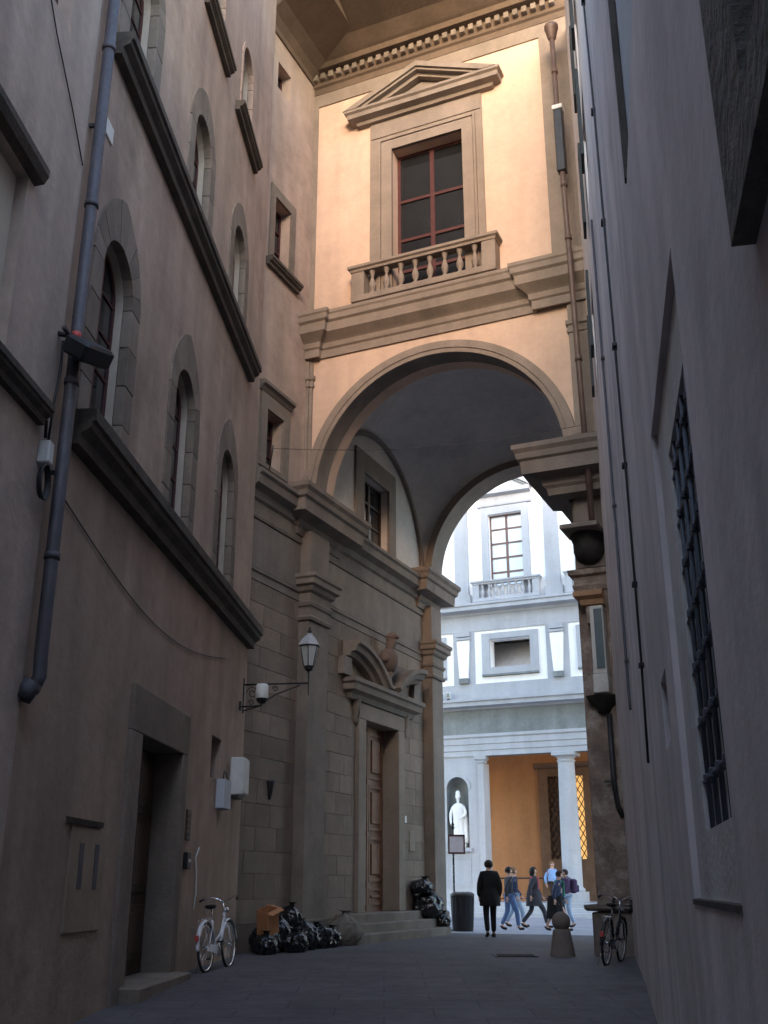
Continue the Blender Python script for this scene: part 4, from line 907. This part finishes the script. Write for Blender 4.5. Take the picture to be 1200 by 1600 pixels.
# marble statue in the niche
t = fthing('U', 'niche_statue', 'white marble robed statue with a tall cap in the pier niche', 'statue', X0 - .48, .06, 2.72)
MB().box(-.34, .34, -.24, .28, .0, .16, .02).build('plinth', MARBLE, t)
def fold(a, z): return 1 + (.07*math.sin(7*a) + .04*math.sin(13*a + 4*z)) * max(0, 1 - z/1.3)
MB().lathe((0, 0, .16), [(0, 0), (.27, .0), (.28, .06), (.25, .4), (.22, .8), (.215, 1.05), (.235, 1.3), (.25, 1.5), (.20, 1.62), (.09, 1.68), (0, 1.69)], 48, sx=1.05, sy=.85, wob=fold).build('robe', MARBLE, t)
V = {'che': ((0, 0, 1.55), .16), 'nk': ((0, -.01, 1.86), .06), 'sk': ((0, -.03, 1.95), .075), 'hd': ((0, -.03, 2.05), .10), 'tp': ((0, -.01, 2.12), .08), 'no': ((0, -.145, 2.02), .018), 'ch': ((0, -.09, 1.93), .045)}
E = [('che', 'nk'), ('nk', 'sk'), ('sk', 'hd'), ('hd', 'tp'), ('hd', 'no'), ('sk', 'ch')]
for s, pth in ((1, [(.24, 0, 1.70), (.34, -.02, 1.38), (.20, -.22, 1.22)]), (-1, [(-.24, 0, 1.70), (-.35, .0, 1.36), (-.30, -.14, 1.05)])):
    q = 'r' if s > 0 else 'l'
    for n_, p, r in zip(('s', 'e', 'w'), pth, (.10, .085, .05)): V[q+n_] = (p, r)
    E += [('che', q+'s'), (q+'s', q+'e'), (q+'e', q+'w')]
    hand(V, E, pth[2], s, Vector(pth[2]) - Vector(pth[1]), 0, q+'w')
skin_obj('figure', V, E, 'che', MARBLE, t)
MB().lathe((0, -.01, 2.08), [(.115, 0), (.118, .06), (.10, .10), (.095, .2), (.06, .27), (0, .29)], 16).build('cap', MARBLE, t)
MB().tube([(.16, .1, 1.75), (.28, .12, 1.2), (.30, .08, .5), (.28, .05, .18)], [.09, .12, .14, .16], 10).build('cloak', MARBLE, t)
# bust over the church door
t = fthing('C', 'bust', 'brown stone bust on a scroll pedestal between the pediment arcs', 'bust', dm, -.26, 5.95)
MB().lathe((0, 0, 0), [(.17, 0), (.17, .06), (.10, .14), (.08, .3), (.13, .4), (.13, .46), (0, .46)], 14).build('pedestal', S_CHTRIM, t)
V = {'a': ((0, 0, .48), .14), 'b': ((0, 0, .80), .20), 'c': ((0, -.02, 1.10), .095), 'd': ((0, -.06, 1.24), .12), 'e': ((0, -.07, 1.38), .155), 'f': ((0, -.03, 1.50), .12), 'n': ((0, -.25, 1.34), .025), 'k': ((0, -.17, 1.20), .065),
     'l': ((-.24, 0, .92), .12), 'l2': ((-.32, -.02, .66), .10), 'r': ((.24, 0, .92), .12), 'r2': ((.32, -.02, .66), .10)}
skin_obj('figure', V, [('a', 'b'), ('b', 'c'), ('c', 'd'), ('d', 'e'), ('e', 'f'), ('e', 'n'), ('d', 'k'), ('b', 'l'), ('l', 'l2'), ('b', 'r'), ('r', 'r2')], 'a', mat('brown bust stone', (.13, .095, .08), .85, .15, 4, .3), t).scale = (1, 1.25, 1)
MB().lathe((0, 0, 0), [(0, .42), (.15, .45), (.25, .68), (.27, .84), (.20, 1.0), (.09, 1.08)], 18, wob=lambda a, z: 1 + .07*math.sin(5*a + 6*z)).build('drapery', MATS['brown bust stone'], t)

# ================================================================== bicycles
def bicycle(label, loc, rz, lean, paint, guards, grips, lamp=True, basket=False):
    t = thing('bicycle', label, 'bicycle', loc, rz); t.rotation_euler = (lean, 0, rz)
    r = .335; B = 1.08
    def wheel(x):
        w = MB().tube([(r*math.cos(a), 0, r*math.sin(a)) for a in [2*math.pi*i/36 for i in range(36)]], .021, 8, closed=True).build('wheel', RUBBER, t); w.location = (x, 0, r + .0)
        MB().tube([((r-.024)*math.cos(a), 0, (r-.024)*math.sin(a)) for a in [2*math.pi*i/36 for i in range(36)]], .013, 6, closed=True).build('rim', CHROME, w)
        sp = MB()
        for i in range(20):
            a = 2*math.pi*i/20; sp.tube([(.02*math.cos(a+1.2), (.03 if i % 2 else -.03), .02*math.sin(a+1.2)), ((r-.03)*math.cos(a), 0, (r-.03)*math.sin(a))], .0022, 4)
        tag(sp.build('spokes', CHROME, w), kind='stuff')
        MB().tube([(0, -.05, 0), (0, .05, 0)], .022, 8).build('hub', CHROME, w)
    wheel(0); wheel(B)
    bb, st, sh, hd, hl_ = (.44, 0, .28), (.30, 0, .72), (.29, 0, .86), (.88, 0, .80), (.915, 0, .66)
    f = MB()
    f.tube([bb, st], .017, 8); f.tube([hd, hl_], .021, 8)
    f.tube([hl_, (.72, 0, .42), (.56, 0, .34), bb], .018, 8); f.tube([(.895, 0, .74), (.68, 0, .50), (.52, 0, .44), (.41, 0, .40)], .014, 8)
    for s in (-.045, .045):
        f.tube([(.43, s*.5, .28), (0, s*1.2, r)], .010, 6); f.tube([(.315, s*.4, .68), (0, s*1.2, r)], .008, 6)
    f.build('frame', paint, t)
    fk = MB()
    for s in (-.055, .055): fk.tube([hl_, (.93, s, .60), (.99, s, .45), (B, s, r)], .012, 6)
    fk.build('fork', paint, t)
    MB().tube([hd, (.862, 0, .95)], .013, 8).tube([(.862, 0, .95), (.90, .08, 1.0), (.86, .20, 1.04), (.74, .28, 1.02), (.66, .29, 1.0)], .012, 8).tube([(.862, 0, .95), (.90, -.08, 1.0), (.86, -.20, 1.04), (.74, -.28, 1.02), (.66, -.29, 1.0)], .012, 8).build('handlebar', CHROME, t)
    for s in (-1, 1): MB().tube([(.72, s*.283, 1.015), (.61, s*.295, .99)], .018, 8).build('grip', grips, t)
    MB().tube([st, sh], .013, 8).build('seat_post', CHROME, t)
    MB().lathe((0, 0, 0), [(0, -.03), (.075, -.015), (.10, .015), (.085, .035), (0, .045)], 16, sx=1.45, sy=.95, wob=lambda a, z: 1 - .42*max(0, math.cos(a))*abs(math.sin(a))*2 - .12*max(0, math.cos(a))).build('saddle', LEATHER, t).location = (.27, 0, .89)
    for (x, a0, a1) in ((0, R(-10), R(185)), (B, R(10), R(165))):
        g_ = MB(); vs2 = []
        for i in range(25):
            a = a0 + (a1-a0)*i/24
            for (dr_, y_) in ((.030, -.034), (.046, -.018), (.05, 0), (.046, .018), (.030, .034)): vs2.append((x + (r+dr_)*math.cos(a), y_, r + (r+dr_)*math.sin(a)))
        g_.add(vs2, [(i*5+j, i*5+j+1, i*5+6+j, i*5+5+j) for i in range(24) for j in range(4)], True)
        o = g_.build('mudguard', guards, t); sm = o.modifiers.new('thick', 'SOLIDIFY'); sm.thickness = .004
    MB().prism([(-.04, .29), (.46, .22), (.53, .28), (.46, .35), (-.04, .38)], -.055, -.04).build('chain_guard', guards, t)
    MB().lathe((0, 0, 0), [(0, -.004), (.09, -.004), (.09, .004), (0, .004)], 20).build('chainring', CHROME, t)
    cr = [c for c in t.children if c.name.startswith('chainring')][0]; cr.rotation_euler = (R(90), 0, 0); cr.location = (.44, -.062, .28)
    for s in (-1, 1):
        MB().tube([(.44, s*.06, .28), (.44 + s*.12, s*.085, .28 - s*.12)], .010, 6).build('crank', CHROME, t)
        MB().box(.44 + s*.12 - .045, .44 + s*.12 + .045, s*.13 - .045, s*.13 + .045, .265 - s*.12, .29 - s*.12, .006).build('pedal', PLAST_K, t)
    MB().tube([(-.02, .04, r), (-.16, .10, .0)], .008, 6).build('kickstand', CHROME, t)
    rk = MB()
    for s in (-.06, .06): rk.tube([(.24, s, .72), (-.20, s, .74)], .006, 5); rk.tube([(-.15, s, .74), (0, s, r)], .006, 5)
    for i in range(4): rk.tube([(.15 - .11*i, -.06, .73), (.15 - .11*i, .06, .73)], .005, 5)
    rk.build('luggage_rack', CHROME, t)
    MB().lathe((0, 0, 0), [(0, -.05), (.035, -.03), (.05, .02), (.05, .03), (0, .03)], 14).build('headlamp', CHROME, t)
    hlp = [c for c in t.children if c.name.startswith('headlamp')][0]; hlp.location = (.95, 0, .84); hlp.rotation_euler = (0, R(90), 0)
    MB().box(-.40, -.37, -.03, .03, .44, .52, .006).build('rear_reflector', MATS['red plastic'], t)
    if basket:
        bs = MB()
        for z in (.78, .88, .98): bs.tube([(1.0, -.15, z), (1.22, -.15, z), (1.22, .15, z), (1.0, .15, z)], .006, 5, closed=True)
        for i in range(6):
            for y_ in (-.15, .15): bs.tube([(1.0 + .044*i, y_, .78), (1.0 + .044*i, y_, .98)], .004, 4)
            bs.tube([(1.22, -.15 + .06*i, .78), (1.22, -.15 + .06*i, .98)], .004, 4)
        bs.build('basket', IRON, t)
    return t
bicycle('white town bicycle with chrome handlebars parked against the palazzo wall', (-2.62, 16.75, gz(16.75)), R(80), R(-4), WPAINT, WPAINT, DKB)
bicycle('black town bicycle with front basket leaning on the cool grey wall', (3.52, 18.0, gz(18)), R(66), R(6), KPAINT, KPAINT, PLAST_K, basket=True)

# ================================================================== rubbish by the church wall
def bag(label, loc, s, seed, m=BAG, neck=True, group=None, name='rubbish_bag', rot=0):
    bmb = bmesh.new(); bmesh.ops.create_icosphere(bmb, subdivisions=5, radius=1)
    o_ = Vector((seed*7.3, seed*3.1, seed*1.7))
    for v in bmb.verts:
        p = v.co.copy(); d = 1 + .20*noise.noise(p*1.4 + o_) + .10*noise.noise(p*3.3 + o_) + .05*abs(noise.noise(p*7 + o_)) + .03*abs(noise.noise(Vector((p.x*12, p.y*12, p.z*4)) + o_))
        q = p*d
        if neck and p.z > .75:
            k = (p.z - .75)/.25; k = k*k*(3-2*k); q.x *= 1 - .6*k; q.y *= 1 - .6*k; q.z += .12*k; q.x += .25*k*math.sin(seed*2.1); q.y += .25*k*math.cos(seed*2.1)
        q.z = max(q.z, -.80 + .03*noise.noise(p*5 + o_))
        v.co = Vector((q.x*s[0], q.y*s[1], (q.z + .80)*s[2]))
    me = bpy.data.meshes.new(name); bmb.to_mesh(me); bmb.free(); me.materials.append(m); me.polygons.foreach_set('use_smooth', [True]*len(me.polygons))
    t = thing(name, label, 'rubbish bag', loc, rot, group); link('sack', me, t)
    if neck:
        z = 1.90*s[2]
        fl = MB().lathe((.25*s[0]*math.sin(seed*2.1), .25*s[1]*math.cos(seed*2.1), z-.02), [(.22*s[0], -.05), (.12*s[0], .02), (.20*s[0], .06), (.34*s[0], .07)], 14, wob=lambda a, zz: 1 + .45*math.sin(3*a + seed) + .2*math.sin(7*a + 2*seed)).build('tied_top', m, t)
        sm = fl.modifiers.new('thick', 'SOLIDIFY'); sm.thickness = .006
    return t
G1 = 'rubbish bags heaped against the church wall'
spots = [(-2.40, .42, .0, (.30, .27, .30)), (-1.78, .34, .0, (.33, .27, .33)), (-1.15, .55, .0, (.30, .28, .28)), (-.55, .58, .0, (.28, .26, .24)), (-1.95, .78, .0, (.29, .26, .20)), (-1.30, .30, .34, (.25, .22, .26)), (-.12, .60, .0, (.24, .24, .20)), (-2.75, .62, 0, (.24, .22, .19))]
labs = ['shiny black rubbish bag leaning behind the cardboard box', 'tall black rubbish bag in the middle of the heap at the church wall', 'bulging black rubbish bag with a pale streak under the topmost bag', 'low black rubbish bag next to the grey sack', 'flattened black rubbish bag on the street side of the heap', 'topmost black rubbish bag with a knotted peak on the heap', 'small black rubbish bag touching the grey sack', 'small black rubbish bag under the cardboard box']
for i, ((v, o_, z, s), lb_) in enumerate(zip(spots, labs)):
    w = wp('C', v, -o_, z); bag(lb_, (w.x, w.y, z), s, i + 1, group=G1, rot=i*1.1)
w = wp('C', .62, -.62, 0); bag('grey cloth sack slumped against the end of the church steps', (w.x, w.y, 0), (.36, .28, .34), 21, SACK, name='cloth_sack', rot=.4)
for i, (v, o_, z, s, lb_) in enumerate(((6.05, .34, .4, (.40, .36, .36), 'large black rubbish bag standing on the church steps'), (5.85, .26, 1.0, (.34, .30, .20), 'drooping black rubbish bag piled on the large one'), (6.35, .62, .2, (.24, .22, .18), 'small black rubbish bag on the lowest church step'))):
    w = wp('C', v, -o_, z); bag(lb_, (w.x, w.y, z), s, 30 + i, group='rubbish bags on the church steps', rot=i)
w = wp('C', -2.62, -.58, .36)
t = thing('cardboard_box', 'orange cardboard box tipped on the rubbish heap', 'box', (w.x, w.y, .36), R(20)); t.rotation_euler = (R(14), R(-18), R(52))
cb = MB(); cb.box(-.16, .16, -.13, .13, 0, .012); cb.box(-.16, -.148, -.13, .13, .012, .46); cb.box(.148, .16, -.13, .13, .012, .46); cb.box(-.148, .148, -.13, -.118, .012, .46); cb.box(-.148, .148, .118, .13, .012, .46)
cb.build('carton', CARD, t); MB().box(-.16, .16, -.26, -.132, .45, .457).build('flap', CARD, t); MB().box(.162, .28, -.12, .12, .40, .407).build('flap', CARD, t)

# litter bin, sign post, bollard
t = thing('litter_bin', 'black cylindrical litter bin beside the sign post', 'litter bin', (2.20, 31.3, 0))
MB().lathe((0, 0, 0), [(0, .0), (.27, .0), (.29, .03), (.32, .9), (.34, .92), (.34, .97), (.31, 1.0)], 28).build('body', PLAST_K, t)
MB().lathe((0, 0, 0), [(.31, 1.0), (.24, 1.04), (.22, 1.02), (.21, .8), (0, .8)], 28).build('rim', mat('worn black rim', (.05, .05, .055), .3, .2, 5, .1, spec=.5), t)
for i in range(14):
    a = 2*math.pi*i/14; MB().tube([(.283*math.cos(a), .283*math.sin(a), .05), (.325*math.cos(a), .325*math.sin(a), .89)], .012, 5).build('rib', PLAST_K, t)
t = thing('sign_post', 'slim striped post with a dark framed notice panel and finial', 'sign', (1.98, 31.4, 0), R(12))
for i in range(11): MB().tube([(0, 0, .03 + .245*i), (0, 0, .03 + .245*(i+1) - .005)], .028, 10).build('post_section', IRON if i % 2 else PIPE, t)
MB().lathe((0, 0, 0), [(.16, 0), (.15, .03), (.05, .06), (.03, .1)], 14).build('foot', IRON, t)
MB().lathe((0, 0, 2.72), [(.03, 0), (.06, .05), (.03, .1), (.05, .14), (0, .22)], 10).build('finial', IRON, t)
pn = MB().prism(rect(-.16, .34, 2.05, 2.58), -.05, -.02, [rect(-.12, .30, 2.10, 2.53)]).build('frame', REDF, t)
MB().box(-.125, .305, -.04, -.028, 2.095, 2.535).build('notice_sheet', mat('grey lilac sheet', (.50, .47, .52), .6, .12, 6, .05), t)
t = thing('ball_bollard', 'weathered stone bollard topped by a ball', 'bollard', (3.22, 20.4, gz(20.4)))
MB().lathe((0, 0, 0), [(.235, -.05), (.225, .02), (.165, .40), (.155, .44), (.10, .46)], 20).build('shaft', S_CHTRIM, t)
MB().lathe((0, 0, .58), [(.17*math.sin(math.pi*i/14), -.17*math.cos(math.pi*i/14)) for i in range(15)], 20).build('ball', S_CHTRIM, t)
# two small spotlights on the court ledge
for i, x in enumerate((-2.05, -1.75)):
    t = fthing('U', 'ledge_spotlight', 'small pale spotlight standing on the gallery cornice ledge', 'spotlight', x, -.36, 8.93, 'spotlights on the cornice ledge')
    MB().box(-.10, .10, -.06, .06, .08, .34, .02).build('housing', PLAST_W, t); MB().box(-.07, .07, -.075, -.06, .12, .30).build('lens', GLASS, t); MB().box(-.05, .05, -.04, .04, 0, .08).build('foot', IRON, t)
# manhole cover in the street
mc = thing('manhole_cover', 'dark iron manhole cover set in the paving near the bicycles', 'manhole cover', (2.35, 20.3, .015))
MB().prism(rect(-.38, .38, -.30, .30), -.01, .006, axis='y').build('plate', IRON, mc).rotation_euler = (R(90), 0, 0)
for i in range(5): MB().box(-.33, .33, -.26 + .115*i, -.22 + .115*i, .006, .014).build('tread', IRON, mc)

# bake the grown figures into plain meshes
dg = bpy.context.evaluated_depsgraph_get()
for o, m in SKINS:
    me = bpy.data.meshes.new_from_object(o.evaluated_get(dg)); o.modifiers.clear(); o.data = me
    me.materials.clear(); me.materials.append(m); me.polygons.foreach_set('use_smooth', [True]*len(me.polygons))
